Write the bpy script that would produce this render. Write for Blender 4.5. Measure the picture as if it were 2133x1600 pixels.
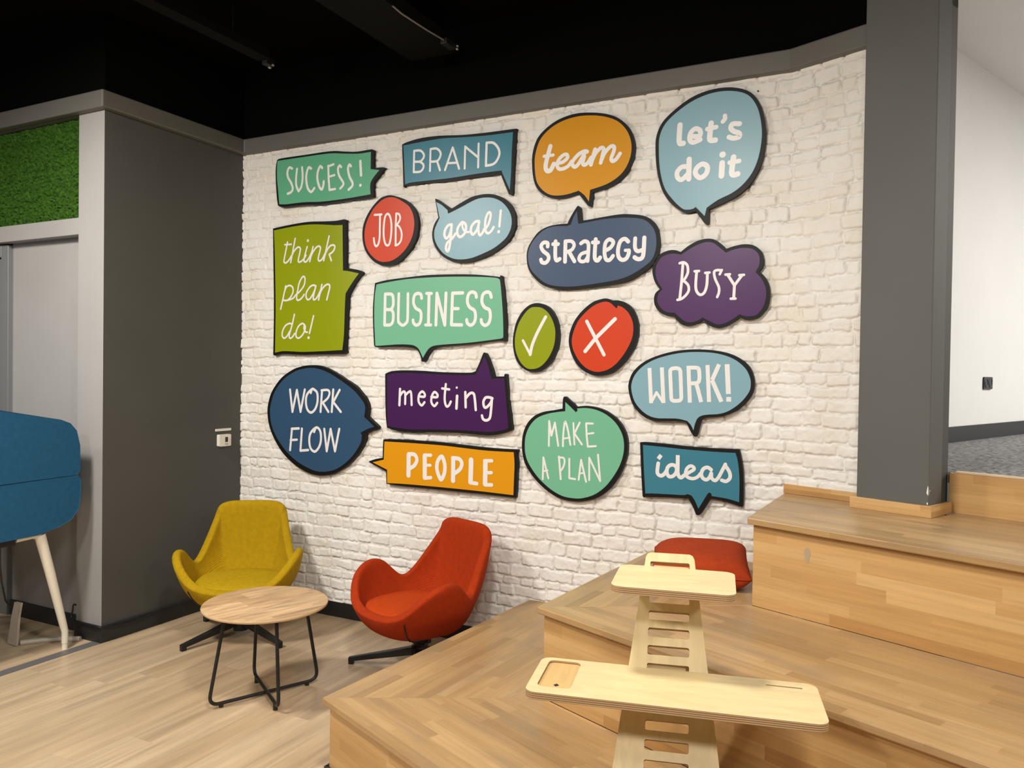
import bpy, bmesh, math, random
import numpy as np
from mathutils import Vector, Matrix
from mathutils.geometry import tessellate_polygon

# ------------------------------------------------------------------ clear
for o in list(bpy.data.objects):
    bpy.data.objects.remove(o, do_unlink=True)
scene = bpy.context.scene
COL = scene.collection
random.seed(7)

# ------------------------------------------------------------------ camera
R_ = Vector((0.89136255, 0.45306739, 0.01423911))
U_ = Vector((-0.01945078, 0.0068458, 0.99978738))
F_ = Vector((-0.45287358, 0.89144998, -0.0149146))
cam_d = bpy.data.cameras.new('camera')
cam_d.sensor_width = 36.0
cam_d.sensor_fit = 'HORIZONTAL'
cam_d.lens = 1631.35 * 36.0 / 2133.0
cam_d.clip_start = 0.05
cam = bpy.data.objects.new('camera', cam_d)
cam.matrix_world = Matrix(((R_.x, U_.x, -F_.x, 4.14704), (R_.y, U_.y, -F_.y, -4.011),
                           (R_.z, U_.z, -F_.z, 1.6), (0, 0, 0, 1)))
COL.objects.link(cam)
scene.camera = cam

# ------------------------------------------------------------------ world, exposure
scene.view_settings.view_transform = 'Standard'
scene.view_settings.look = 'None'
scene.view_settings.gamma = 1.0
scene.view_settings.use_curve_mapping = False
scene.view_settings.exposure = 0.0
world = bpy.data.worlds.new('world')
scene.world = world
world.use_nodes = True
wb = world.node_tree.nodes['Background']
wb.inputs['Color'].default_value = (1.0, 0.95, 0.88, 1)
wb.inputs['Strength'].default_value = 0.10

# ------------------------------------------------------------------ room lamps and one added fill
def lamp(name, loc, target, size, power, color=(1.0, 0.9, 0.76), size_y=None, spread=180):
    d = bpy.data.lights.new(name, 'AREA')
    d.energy = power
    d.color = color
    d.shape = 'RECTANGLE' if size_y else 'DISK'
    d.size = size
    if size_y:
        d.size_y = size_y
    d.spread = math.radians(spread)
    o = bpy.data.objects.new(name, d)
    o.location = loc
    v = Vector(target) - Vector(loc)
    o.rotation_euler = v.to_track_quat('-Z', 'Y').to_euler()
    COL.objects.link(o)
    return o
WARM = (1.0, 0.953, 0.878)
lamp('lamp_a', (0.4, -2.6, 3.12), (0.55, -1.75, 0), 0.4, 84, WARM)
lamp('lamp_b', (3.0, -2.35, 3.12), (3.0, -1.45, 0), 0.4, 56, WARM)
lamp('lamp_c', (-1.8, -3.1, 3.12), (-1.8, -3.0, 0), 0.5, 46, WARM)
lamp('lamp_d', (4.6, -4.6, 3.12), (4.5, -4.0, 0), 0.5, 60, WARM)
lamp('lamp_e', (2.0, -5.0, 3.12), (2.0, -4.3, 0), 0.5, 68, WARM)
lamp('flank_fill', (6.6, -2.9, 3.12), (6.6, -2.9, 0), 0.5, 72, WARM)  # added unseen lamp, brightens the right flank of the pillar
lamp('upper_room_lamp', (7.4, 1.2, 3.6), (7.4, 1.2, 0), 1.6, 140, (1.0, 0.97, 0.92))
lamp('upper_room_lamp_far', (8.4, 3.6, 3.6), (8.4, 3.6, 0), 1.6, 110, (1.0, 0.97, 0.92))


# ------------------------------------------------------------------ object helpers
def tag(o, label=None, cat=None, group=None, kind=None):
    if label: o['label'] = label
    if cat: o['category'] = cat
    if group: o['group'] = group
    if kind: o['kind'] = kind
    return o

def thing(name, label, cat, loc=(0, 0, 0), rz=0.0, group=None):
    o = bpy.data.objects.new(name, None)
    o.empty_display_size = 0.1
    o.location = loc
    o.rotation_euler = (0, 0, rz)
    COL.objects.link(o)
    return tag(o, label, cat, group)

def nrm(v):
    v = Vector(v)
    return v / max(v.length, 1e-9)

class MB:
    """collects faces with uv (metres, u along the grain) and material index"""
    def __init__(s):
        s.v = []; s.f = []; s.uv = []; s.mi = []; s.sm = []
    def face(s, pts, grain=(1, 0, 0), mi=0, uv=None, smooth=False, off=(0, 0)):
        i = len(s.v)
        pts = [Vector(p) for p in pts]
        s.v += pts
        s.f.append(tuple(range(i, i + len(pts))))
        if uv is None:
            n = Vector((0, 0, 0))
            for a in range(len(pts)):
                p, q = pts[a], pts[(a + 1) % len(pts)]
                n += p.cross(q)
            n = nrm(n)
            g = nrm(grain)
            t = g - n * g.dot(n)
            if t.length < 0.3:
                g = Vector((0, 0, 1)) if abs(n.z) < 0.7 else Vector((1, 0, 0))
                t = g - n * g.dot(n)
            t = nrm(t); b = n.cross(t)
            uv = [(p.dot(t) + off[0], p.dot(b) + off[1]) for p in pts]
        s.uv.append(uv); s.mi.append(mi); s.sm.append(smooth)
    def prism(s, poly, z0, z1, grain=(1, 0, 0), mi_top=0, mi_side=0, bottom=True, off=(0, 0), xf=None):
        """poly counter-clockwise (x, y); extruded z0..z1"""
        xf = xf or (lambda p: p)
        n = len(poly)
        tri = len(poly) > 4
        top = [xf(Vector((p[0], p[1], z1))) for p in poly]
        bot = [xf(Vector((p[0], p[1], z0))) for p in poly]
        if tri:
            for t in tessellate_polygon([[Vector((p[0], p[1], 0)) for p in poly]]):
                s._tri([top[k] for k in t], grain, mi_top, off, top[0], bot[0])
                if bottom: s._tri([bot[k] for k in t], grain, mi_top, off, bot[0], top[0])
        else:
            s.face(top, grain, mi_top, off=off)
            if bottom: s.face(bot[::-1], grain, mi_top, off=off)
        for k in range(n):
            a, b = k, (k + 1) % n
            g = top[b] - top[a]
            s.face([bot[a], bot[b], top[b], top[a]], g, mi_side, off=off)
    def _tri(s, p, grain, mi, off, here, other):
        n = (p[1] - p[0]).cross(p[2] - p[0])
        if n.dot(here - other) < 0: p = [p[0], p[2], p[1]]
        s.face(p, grain, mi, off=off)
    def box(s, lo, hi, grain=(1, 0, 0), mi=0, off=(0, 0), xf=None):
        (a, b, c), (d, e, f) = lo, hi
        s.prism([(a, b), (d, b), (d, e), (a, e)], c, f, grain, mi, mi, off=off, xf=xf)
    def holed(s, outer, holes, z0, z1, grain=(1, 0, 0), mi_top=0, mi_side=0, xf=None):
        xf = xf or (lambda p: p)
        loops = [outer] + holes
        flat = [p for l in loops for p in l]
        top = [xf(Vector((p[0], p[1], z1))) for p in flat]
        bot = [xf(Vector((p[0], p[1], z0))) for p in flat]
        for t in tessellate_polygon([[Vector((p[0], p[1], 0)) for p in l] for l in loops]):
            s._tri([top[k] for k in t], grain, mi_top, (0, 0), top[0], bot[0])
            s._tri([bot[k] for k in t], grain, mi_top, (0, 0), bot[0], top[0])
        i = 0
        for l in loops:
            n = len(l)
            for k in range(n):
                a, b = i + k, i + (k + 1) % n
                fc = [bot[a], bot[b], top[b], top[a]]
                s.face(fc, top[b] - top[a], mi_side)
            i += n
    def tube(s, path, r, seg=10, cap=True, mi=0, closed=False):
        path = [Vector(p) for p in path]
        n = len(path)
        rs = r if isinstance(r, (list, tuple)) else [r] * n
        rings = []
        prev = None
        L = 0
        for k, p in enumerate(path):
            if closed: t = path[(k + 1) % n] - path[k - 1]
            else: t = path[min(k + 1, n - 1)] - path[max(k - 1, 0)]
            t = nrm(t)
            if prev is None:
                a = Vector((0, 0, 1)) if abs(t.z) < 0.9 else Vector((1, 0, 0))
                x = nrm(a - t * a.dot(t))
            else:
                x = nrm(prev - t * prev.dot(t))
            prev = x
            y = t.cross(x)
            rings.append([p + (x * math.cos(2 * math.pi * j / seg) + y * math.sin(2 * math.pi * j / seg)) * rs[k] for j in range(seg)])
        base = len(s.v)
        for rg in rings: s.v += rg
        m = n if closed else n - 1
        for k in range(m):
            for j in range(seg):
                a = base + k * seg + j; b = base + k * seg + (j + 1) % seg
                c = base + ((k + 1) % n) * seg + (j + 1) % seg; d = base + ((k + 1) % n) * seg + j
                s.f.append((a, b, c, d)); s.uv.append([(k * .02, j * .01)] * 4); s.mi.append(mi); s.sm.append(True)
        if cap and not closed:
            for rg, rev in ((rings[0], True), (rings[-1], False)):
                s.face(rg[::-1] if rev else rg, (1, 0, 0), mi)
    def lathe(s, prof, seg=32, mi=0, cap=True, c=(0, 0), smooth=True):
        rings = [[Vector((c[0] + r * math.cos(2 * math.pi * j / seg), c[1] + r * math.sin(2 * math.pi * j / seg), z)) for j in range(seg)] for r, z in prof]
        base = len(s.v)
        for rg in rings: s.v += rg
        for k in range(len(prof) - 1):
            for j in range(seg):
                a = base + k * seg + j; b = base + k * seg + (j + 1) % seg
                s.f.append((a, b, b + seg, a + seg))
                w = 2 * math.pi * prof[k][0] / seg
                s.uv.append([(j * w, prof[k][1]), ((j + 1) * w, prof[k][1]), ((j + 1) * w, prof[k + 1][1]), (j * w, prof[k + 1][1])])
                s.mi.append(mi); s.sm.append(smooth)
        if cap:
            s.face(rings[0][::-1], (1, 0, 0), mi); s.face(rings[-1], (1, 0, 0), mi)
    def grid(s, rows, closed_u=False, mi=0, smooth=True, flip=False):
        base = len(s.v); nr = len(rows); nc = len(rows[0])
        for rw in rows: s.v += [Vector(p) for p in rw]
        for i in range(nr - 1):
            for j in range(nc if closed_u else nc - 1):
                a = base + i * nc + j; b = base + i * nc + (j + 1) % nc
                q = (a, b, b + nc, a + nc)
                if flip: q = q[::-1]
                s.f.append(q)
                s.uv.append([(s.v[k].x, s.v[k].y) for k in q]); s.mi.append(mi); s.sm.append(smooth)
    def build(s, name, mats, parent=None, bevel=0, weld=False, segs=2):
        me = bpy.data.meshes.new(name)
        me.from_pydata([tuple(p) for p in s.v], [], s.f)
        uvl = me.uv_layers.new(name='UVMap')
        k = 0
        for fi, u in enumerate(s.uv):
            for q in u:
                uvl.data[k].uv = q; k += 1
        for fi, p in enumerate(me.polygons):
            p.material_index = s.mi[fi]; p.use_smooth = s.sm[fi]
        for m in (mats if isinstance(mats, (list, tuple)) else [mats]):
            me.materials.append(m)
        if weld or bevel:
            bm = bmesh.new(); bm.from_mesh(me)
            bmesh.ops.remove_doubles(bm, verts=bm.verts, dist=0.0001)
            bm.to_mesh(me); bm.free()
        o = bpy.data.objects.new(name, me)
        COL.objects.link(o)
        if parent: o.parent = parent
        if bevel:
            md = o.modifiers.new('bevel', 'BEVEL')
            md.width = bevel; md.segments = segs; md.limit_method = 'ANGLE'; md.angle_limit = math.radians(40)
        return o

def structure(mb, name, mats, **k):
    return tag(mb.build(name, mats, **k), kind='structure')

def smooth_path(pts, closed, n=6):
    """Catmull-Rom through pts [(x, y, corner)]; corners stay sharp"""
    out = []
    m = len(pts)
    rng = range(m if closed else m - 1)
    def P(i): return Vector(pts[i % m][:2]) if closed else Vector(pts[max(0, min(m - 1, i))][:2])
    for i in rng:
        p1, p2 = P(i), P(i + 1)
        c1 = pts[i % m][2]; c2 = pts[(i + 1) % m][2]
        if c1 and c2:
            out.append(p1); continue
        p0 = P(i - 1) if not c1 else p1 * 2 - p2
        p3 = P(i + 2) if not c2 else p2 * 2 - p1
        for k in range(n):
            t = k / n
            out.append(0.5 * ((2 * p1) + (p2 - p0) * t + (2 * p0 - 5 * p1 + 4 * p2 - p3) * t * t + (3 * p1 - p0 - 3 * p2 + p3) * t ** 3))
    if not closed: out.append(Vector(pts[-1][:2]))
    return out

def rrect(x0, y0, x1, y1, r, n=6):
    o = []
    for cx, cy, a in ((x1 - r, y1 - r, 0), (x0 + r, y1 - r, 90), (x0 + r, y0 + r, 180), (x1 - r, y0 + r, 270)):
        for k in range(n + 1):
            t = math.radians(a + 90 * k / n)
            o.append((cx + r * math.cos(t), cy + r * math.sin(t)))
    return o

# ------------------------------------------------------------------ materials
def mat(name, color, rough=0.5, metal=0.0, bump=0.0, bscale=200.0, spec=0.5, sheen=0.0, var=0.0, vscale=3.0):
    m = bpy.data.materials.new(name)
    m.use_nodes = True
    nt = m.node_tree; b = nt.nodes['Principled BSDF']
    b.inputs['Base Color'].default_value = (*color, 1)
    b.inputs['Roughness'].default_value = rough
    b.inputs['Metallic'].default_value = metal
    b.inputs['Specular IOR Level'].default_value = spec
    if sheen:
        b.inputs['Sheen Weight'].default_value = sheen
    tc = nt.nodes.new('ShaderNodeTexCoord')
    nz = nt.nodes.new('ShaderNodeTexNoise')
    nz.inputs['Scale'].default_value = vscale
    nz.inputs['Detail'].default_value = 4
    nt.links.new(tc.outputs['Object'], nz.inputs['Vector'])
    mx = nt.nodes.new('ShaderNodeMix'); mx.data_type = 'RGBA'; mx.blend_type = 'MULTIPLY'
    mx.inputs[0].default_value = 1.0
    mx.inputs[6].default_value = (*color, 1)
    rp = nt.nodes.new('ShaderNodeMapRange')
    rp.inputs[1].default_value = 0.3; rp.inputs[2].default_value = 0.7
    rp.inputs[3].default_value = 1 - var; rp.inputs[4].default_value = 1 + var * 0.4
    nt.links.new(nz.outputs['Fac'], rp.inputs[0])
    nt.links.new(rp.outputs[0], mx.inputs[7])
    nt.links.new(mx.outputs[2], b.inputs['Base Color'])
    if bump:
        n2 = nt.nodes.new('ShaderNodeTexNoise')
        n2.inputs['Scale'].default_value = bscale; n2.inputs['Detail'].default_value = 3
        nt.links.new(tc.outputs['Object'], n2.inputs['Vector'])
        bp = nt.nodes.new('ShaderNodeBump'); bp.inputs['Strength'].default_value = bump; bp.inputs['Distance'].default_value = 0.002
        nt.links.new(n2.outputs['Fac'], bp.inputs['Height'])
        nt.links.new(bp.outputs['Normal'], b.inputs['Normal'])
    return m

def math_node(nt, op, a, b=None, c=None):
    n = nt.nodes.new('ShaderNodeMath'); n.operation = op
    for i, x in enumerate((a, b, c)):
        if x is None: continue
        if isinstance(x, (int, float)): n.inputs[i].default_value = x
        else: nt.links.new(x, n.inputs[i])
    return n.outputs[0]

def wood(name, cols, L, W, rough=0.4, grain=0.25, seam=0.25, streak=40.0, stain=0.0, spec=0.4, ljit=1.0, wob=0.0, gl=3.0):
    """staves L long, W wide, grain along u of the uv map"""
    m = bpy.data.materials.new(name); m.use_nodes = True
    nt = m.node_tree; N = nt.nodes; K = nt.links; b = N['Principled BSDF']
    b.inputs['Roughness'].default_value = rough
    b.inputs['Specular IOR Level'].default_value = spec
    uv = N.new('ShaderNodeUVMap'); sp = N.new('ShaderNodeSeparateXYZ'); K.new(uv.outputs[0], sp.inputs[0])
    u, v = sp.outputs[0], sp.outputs[1]
    vr = math_node(nt, 'DIVIDE', v, W)
    row = math_node(nt, 'FLOOR', vr)
    w1 = N.new('ShaderNodeTexWhiteNoise'); w1.noise_dimensions = '1D'; K.new(row, w1.inputs['W'])
    uo = math_node(nt, 'ADD', math_node(nt, 'DIVIDE', u, L), math_node(nt, 'MULTIPLY', w1.outputs['Value'], 7.3 * ljit))
    col = math_node(nt, 'FLOOR', uo)
    cb = N.new('ShaderNodeCombineXYZ'); K.new(row, cb.inputs[0]); K.new(col, cb.inputs[1])
    w2 = N.new('ShaderNodeTexWhiteNoise'); w2.noise_dimensions = '2D'; K.new(cb.outputs[0], w2.inputs['Vector'])
    rp = N.new('ShaderNodeValToRGB'); rp.color_ramp.interpolation = 'LINEAR'
    el = rp.color_ramp.elements
    while len(el) < len(cols): el.new(0.5)
    for i, c in enumerate(cols):
        el[i].position = i / (len(cols) - 1); el[i].color = (*c, 1)
    K.new(w2.outputs['Value'], rp.inputs['Fac'])
    # grain streaks
    gv = N.new('ShaderNodeCombineXYZ')
    K.new(math_node(nt, 'ADD', math_node(nt, 'MULTIPLY', u, gl), math_node(nt, 'MULTIPLY', w2.outputs['Value'], 31.0)), gv.inputs[0])
    K.new(math_node(nt, 'MULTIPLY', v, streak), gv.inputs[1])
    gn = N.new('ShaderNodeTexNoise'); gn.inputs['Scale'].default_value = 1.0; gn.inputs['Detail'].default_value = 5; gn.inputs['Roughness'].default_value = 0.6
    gn.inputs['Distortion'].default_value = wob
    K.new(gv.outputs[0], gn.inputs['Vector'])
    mr = N.new('ShaderNodeMapRange'); mr.inputs[1].default_value = 0.3; mr.inputs[2].default_value = 0.7
    mr.inputs[3].default_value = 1 - grain; mr.inputs[4].default_value = 1 + grain * 0.5
    K.new(gn.outputs['Fac'], mr.inputs[0])
    # seams
    fv = math_node(nt, 'FRACT', vr); fu = math_node(nt, 'FRACT', uo)
    e1 = math_node(nt, 'LESS_THAN', math_node(nt, 'MULTIPLY', fv, W), 0.0012)
    e2 = math_node(nt, 'LESS_THAN', math_node(nt, 'MULTIPLY', fu, L), 0.0012)
    ee = math_node(nt, 'SUBTRACT', 1.0, math_node(nt, 'MULTIPLY', math_node(nt, 'MAXIMUM', e1, e2), seam))
    tot = math_node(nt, 'MULTIPLY', mr.outputs[0], ee)
    mx = N.new('ShaderNodeMix'); mx.data_type = 'RGBA'; mx.blend_type = 'MULTIPLY'; mx.inputs[0].default_value = 1
    K.new(rp.outputs[0], mx.inputs[6]); K.new(tot, mx.inputs[7])
    out = mx.outputs[2]
    if stain:
        sv = N.new('ShaderNodeCombineXYZ')
        K.new(math_node(nt, 'MULTIPLY', u, 2.2), sv.inputs[0]); K.new(math_node(nt, 'MULTIPLY', v, 7.0), sv.inputs[1])
        sn = N.new('ShaderNodeTexNoise'); sn.inputs['Scale'].default_value = 1.0; sn.inputs['Detail'].default_value = 3
        K.new(sv.outputs[0], sn.inputs['Vector'])
        sr = N.new('ShaderNodeMapRange'); sr.inputs[1].default_value = 0.5; sr.inputs[2].default_value = 0.72; sr.inputs[4].default_value = stain
        K.new(sn.outputs['Fac'], sr.inputs[0])
        m2 = N.new('ShaderNodeMix'); m2.data_type = 'RGBA'
        K.new(sr.outputs[0], m2.inputs[0]); K.new(out, m2.inputs[6]); m2.inputs[7].default_value = (0.27, 0.19, 0.115, 1)
        out = m2.outputs[2]
    K.new(out, b.inputs['Base Color'])
    return m

def ply_edge(name):
    m = bpy.data.materials.new(name); m.use_nodes = True
    nt = m.node_tree; b = nt.nodes['Principled BSDF']; b.inputs['Roughness'].default_value = 0.6
    uv = nt.nodes.new('ShaderNodeUVMap'); sp = nt.nodes.new('ShaderNodeSeparateXYZ'); nt.links.new(uv.outputs[0], sp.inputs[0])
    f = math_node(nt, 'FRACT', math_node(nt, 'MULTIPLY', sp.outputs[1], 1 / 0.0052))
    rp = nt.nodes.new('ShaderNodeValToRGB'); rp.color_ramp.interpolation = 'CONSTANT'
    el = rp.color_ramp.elements
    el[0].color = (0.52, 0.35, 0.18, 1); el[1].position = 0.5; el[1].color = (0.24, 0.13, 0.065, 1)
    nt.links.new(f, rp.inputs['Fac']); nt.links.new(rp.outputs[0], b.inputs['Base Color'])
    return m

def brick_mat():
    m = bpy.data.materials.new('white_painted_stone'); m.use_nodes = True
    nt = m.node_tree; b = nt.nodes['Principled BSDF']; b.inputs['Roughness'].default_value = 0.75
    b.inputs['Specular IOR Level'].default_value = 0.25
    tc = nt.nodes.new('ShaderNodeTexCoord')
    n1 = nt.nodes.new('ShaderNodeTexNoise'); n1.inputs['Scale'].default_value = 3.5; n1.inputs['Detail'].default_value = 6; n1.inputs['Roughness'].default_value = 0.65
    nt.links.new(tc.outputs['Object'], n1.inputs['Vector'])
    rp = nt.nodes.new('ShaderNodeValToRGB')
    el = rp.color_ramp.elements
    el[0].position = 0.30; el[0].color = (0.75, 0.70, 0.61, 1)
    el[1].position = 0.50; el[1].color = (0.80, 0.77, 0.72, 1)
    e = el.new(0.75); e.color = (0.82, 0.81, 0.79, 1)
    nt.links.new(n1.outputs['Fac'], rp.inputs['Fac'])
    at = nt.nodes.new('ShaderNodeAttribute'); at.attribute_name = 'joint_shade'
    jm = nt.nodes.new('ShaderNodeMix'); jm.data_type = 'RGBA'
    nt.links.new(at.outputs['Fac'], jm.inputs[0]); nt.links.new(rp.outputs[0], jm.inputs[6]); jm.inputs[7].default_value = (0.40, 0.355, 0.30, 1)  # grey-brown edge shade mixed over the white base colour
    nt.links.new(jm.outputs[2], b.inputs['Base Color'])
    n2 = nt.nodes.new('ShaderNodeTexNoise'); n2.inputs['Scale'].default_value = 70; n2.inputs['Detail'].default_value = 5
    nt.links.new(tc.outputs['Object'], n2.inputs['Vector'])
    bp = nt.nodes.new('ShaderNodeBump'); bp.inputs['Strength'].default_value = 0.35; bp.inputs['Distance'].default_value = 0.004
    nt.links.new(n2.outputs['Fac'], bp.inputs['Height']); nt.links.new(bp.outputs['Normal'], b.inputs['Normal'])
    return m

def carpet_mat():
    m = bpy.data.materials.new('flecked_carpet'); m.use_nodes = True
    nt = m.node_tree; b = nt.nodes['Principled BSDF']; b.inputs['Roughness'].default_value = 0.95
    b.inputs['Specular IOR Level'].default_value = 0.1
    tc = nt.nodes.new('ShaderNodeTexCoord'); mp = nt.nodes.new('ShaderNodeMapping')
    mp.inputs['Rotation'].default_value = (0, 0, math.radians(-22.6)); mp.inputs['Scale'].default_value = (42, 150, 1)
    nt.links.new(tc.outputs['Object'], mp.inputs['Vector'])
    n = nt.nodes.new('ShaderNodeTexNoise'); n.inputs['Scale'].default_value = 1.0; n.inputs['Detail'].default_value = 4; n.inputs['Roughness'].default_value = 0.7
    nt.links.new(mp.outputs[0], n.inputs['Vector'])
    rp = nt.nodes.new('ShaderNodeValToRGB'); el = rp.color_ramp.elements
    el[0].position = 0.41; el[0].color = (0.035, 0.034, 0.036, 1); el[1].position = 0.60; el[1].color = (0.42, 0.41, 0.41, 1)
    nt.links.new(n.outputs['Fac'], rp.inputs['Fac']); nt.links.new(rp.outputs[0], b.inputs['Base Color'])
    return m

def weave_mat(name, color, scale=260.0):
    m = mat(name, color, 0.9, spec=0.2, sheen=0.0, var=0.12, vscale=40)
    nt = m.node_tree; b = nt.nodes['Principled BSDF']
    tc = nt.nodes.new('ShaderNodeTexCoord'); mp = nt.nodes.new('ShaderNodeMapping')
    mp.inputs['Rotation'].default_value = (0.5, 0.3, 0.6)
    nt.links.new(tc.outputs['Object'], mp.inputs['Vector'])
    w1 = nt.nodes.new('ShaderNodeTexWave'); w1.inputs['Scale'].default_value = scale / 3; w1.inputs['Distortion'].default_value = 1.5
    w1.bands_direction = 'DIAGONAL'
    nt.links.new(mp.outputs[0], w1.inputs['Vector'])
    bp = nt.nodes.new('ShaderNodeBump'); bp.inputs['Strength'].default_value = 0.5; bp.inputs['Distance'].default_value = 0.002
    nt.links.new(w1.outputs['Fac'], bp.inputs['Height']); nt.links.new(bp.outputs['Normal'], b.inputs['Normal'])
    return m

M = {}
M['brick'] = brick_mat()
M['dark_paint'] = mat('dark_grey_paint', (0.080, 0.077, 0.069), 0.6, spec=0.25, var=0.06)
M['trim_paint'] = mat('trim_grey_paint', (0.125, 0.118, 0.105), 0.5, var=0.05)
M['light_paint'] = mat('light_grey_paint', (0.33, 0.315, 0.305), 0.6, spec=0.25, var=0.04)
M['pillar_paint'] = mat('pillar_grey_paint', (0.118, 0.119, 0.112), 0.6, var=0.06, vscale=2, spec=0.2)
M['black_paint'] = mat('black_ceiling_paint', (0.0022, 0.0022, 0.0022), 0.9, spec=0.05)
M['white_paint'] = mat('white_wall_paint', (0.80, 0.79, 0.77), 0.6, var=0.02)
M['baseboard'] = mat('charcoal_baseboard', (0.016, 0.017, 0.019), 0.45)
M['floor'] = wood('oak_plank_floor', [(0.46, 0.325, 0.195), (0.53, 0.388, 0.245), (0.56, 0.42, 0.27), (0.49, 0.355, 0.217)], 1.25, 0.145, rough=0.30, grain=0.30, seam=0.22, streak=17, spec=0.5, wob=0.3, gl=1.1)
M['beech'] = wood('beech_staves', [(0.46, 0.245, 0.085), (0.60, 0.36, 0.145), (0.53, 0.305, 0.112), (0.66, 0.42, 0.185), (0.49, 0.27, 0.095)], 0.45, 0.044, rough=0.38, grain=0.14, seam=0.05, streak=60)
M['beech_top'] = wood('worn_beech_staves', [(0.34, 0.205, 0.085), (0.46, 0.29, 0.13), (0.40, 0.245, 0.105), (0.50, 0.32, 0.148), (0.32, 0.19, 0.08)], 0.45, 0.044, rough=0.34, grain=0.16, seam=0.07, streak=60, stain=0.6)
M['birch'] = wood('birch_plywood', [(0.63, 0.495, 0.265), (0.67, 0.525, 0.28)], 3.0, 2.0, rough=0.45, grain=0.13, seam=0.0, streak=14, wob=2.5)
M['birch_inner'] = wood('birch_recess', [(0.54, 0.345, 0.135), (0.58, 0.38, 0.155)], 3.0, 2.0, rough=0.5, grain=0.12, seam=0.0, streak=30, wob=1.0)
M['ply'] = ply_edge('plywood_edge')
M['oak'] = wood('oak_tabletop', [(0.54, 0.345, 0.18), (0.62, 0.41, 0.225), (0.50, 0.31, 0.155)], 0.35, 0.11, rough=0.4, grain=0.42, seam=0.03, streak=22, wob=1.2)
M['oak_edge'] = mat('oak_edge', (0.60, 0.42, 0.24), 0.5)
M['steel'] = mat('dark_powder_steel', (0.013, 0.013, 0.014), 0.45, spec=0.4)
M['black'] = mat('black_plastic', (0.008, 0.008, 0.009), 0.4)
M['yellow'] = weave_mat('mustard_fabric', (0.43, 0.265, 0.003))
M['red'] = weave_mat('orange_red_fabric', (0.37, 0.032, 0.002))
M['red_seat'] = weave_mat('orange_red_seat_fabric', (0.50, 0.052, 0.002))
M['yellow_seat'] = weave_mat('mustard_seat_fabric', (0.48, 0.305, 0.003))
M['cushion'] = weave_mat('rust_cushion_fabric', (0.42, 0.050, 0.010), 500)
M['blue'] = weave_mat('petrol_blue_felt', (0.017, 0.105, 0.215), 600)
M['white_metal'] = mat('cream_white_metal', (0.80, 0.74, 0.62), 0.4)
M['alu'] = mat('grey_aluminium', (0.23, 0.235, 0.24), 0.4, metal=0.3)
M['white_plastic'] = mat('white_plastic', (0.80, 0.77, 0.66), 0.4)
M['clear_plastic'] = mat('grey_clear_plastic', (0.42, 0.37, 0.31), 0.35)
M['screen'] = mat('dark_display', (0.01, 0.011, 0.01), 0.25)
M['strip'] = mat('grey_floor_strip', (0.13, 0.125, 0.125), 0.45)
M['board_black'] = mat('black_board', (0.005, 0.0045, 0.0045), 0.5, spec=0.25)
M['letter'] = mat('white_lettering', (0.80, 0.78, 0.77), 0.4)
M['chip'] = mat('bare_plaster', (0.8, 0.79, 0.76), 0.8)
def turf_mat():
    m = mat('artificial_turf', (0.040, 0.105, 0.012), 0.95, bump=1.0, bscale=90, spec=0.1, var=0.55, vscale=60)
    return m
M['turf'] = turf_mat()
def glass_mat():
    m = bpy.data.materials.new('door_glass'); m.use_nodes = True
    b = m.node_tree.nodes['Principled BSDF']
    b.inputs['Base Color'].default_value = (0.75, 0.8, 0.78, 1); b.inputs['Roughness'].default_value = 0.03
    b.inputs['Transmission Weight'].default_value = 0.9; b.inputs['IOR'].default_value = 1.1
    return m
M['glass'] = glass_mat()
# ------------------------------------------------------------------ frame of the stepped corner
PH = math.radians(22.5813); PS = math.radians(4.7845)
V = Vector((math.cos(PH), -math.sin(PH), 0)); U = Vector((math.sin(PH), math.cos(PH), 0)); S = Vector((math.sin(PS), math.cos(PS), 0))
H1, H2, H3, H4 = 0.3101, 0.6754, 1.0319, 1.2041
CEIL = 3.64; TB, TT = 3.0717, 3.1714; YB = -1.0541; XF = 3.6138
s1 = Vector((2.1101, -1.6103, 0)); s2 = Vector((2.8519, -1.2138, 0)); s3 = Vector((3.5758, -0.7877, 0))
F0 = Vector((XF, 0, 0))
def uv(u, v, z=0.0): return s3 + U * u + V * v + Vector((0, 0, z))
def xy(p): return (p.x, p.y)

# ------------------------------------------------------------------ shell
m = MB(); m.face([(-4, -9, 0), (11, -9, 0), (11, 0.3, 0), (-4, 0.3, 0)], (0, 1, 0)); structure(m, 'floor', M['floor'])
m = MB(); m.box((-0.055, -4.6, 0), (0.012, YB - 0.016, 0.003)); structure(m, 'trim_1', M['strip'])

def value_noise(x, z, cell, seed):
    rs = np.random.RandomState(seed)
    g = rs.rand(256, 256)
    a = x / cell; b = z / cell
    i = np.floor(a).astype(int); j = np.floor(b).astype(int)
    fx = a - i; fz = b - j
    fx = fx * fx * (3 - 2 * fx); fz = fz * fz * (3 - 2 * fz)
    i %= 255; j %= 255
    return (g[i, j] * (1 - fx) + g[i + 1, j] * fx) * (1 - fz) + (g[i, j + 1] * (1 - fx) + g[i + 1, j + 1] * fx) * fz

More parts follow.
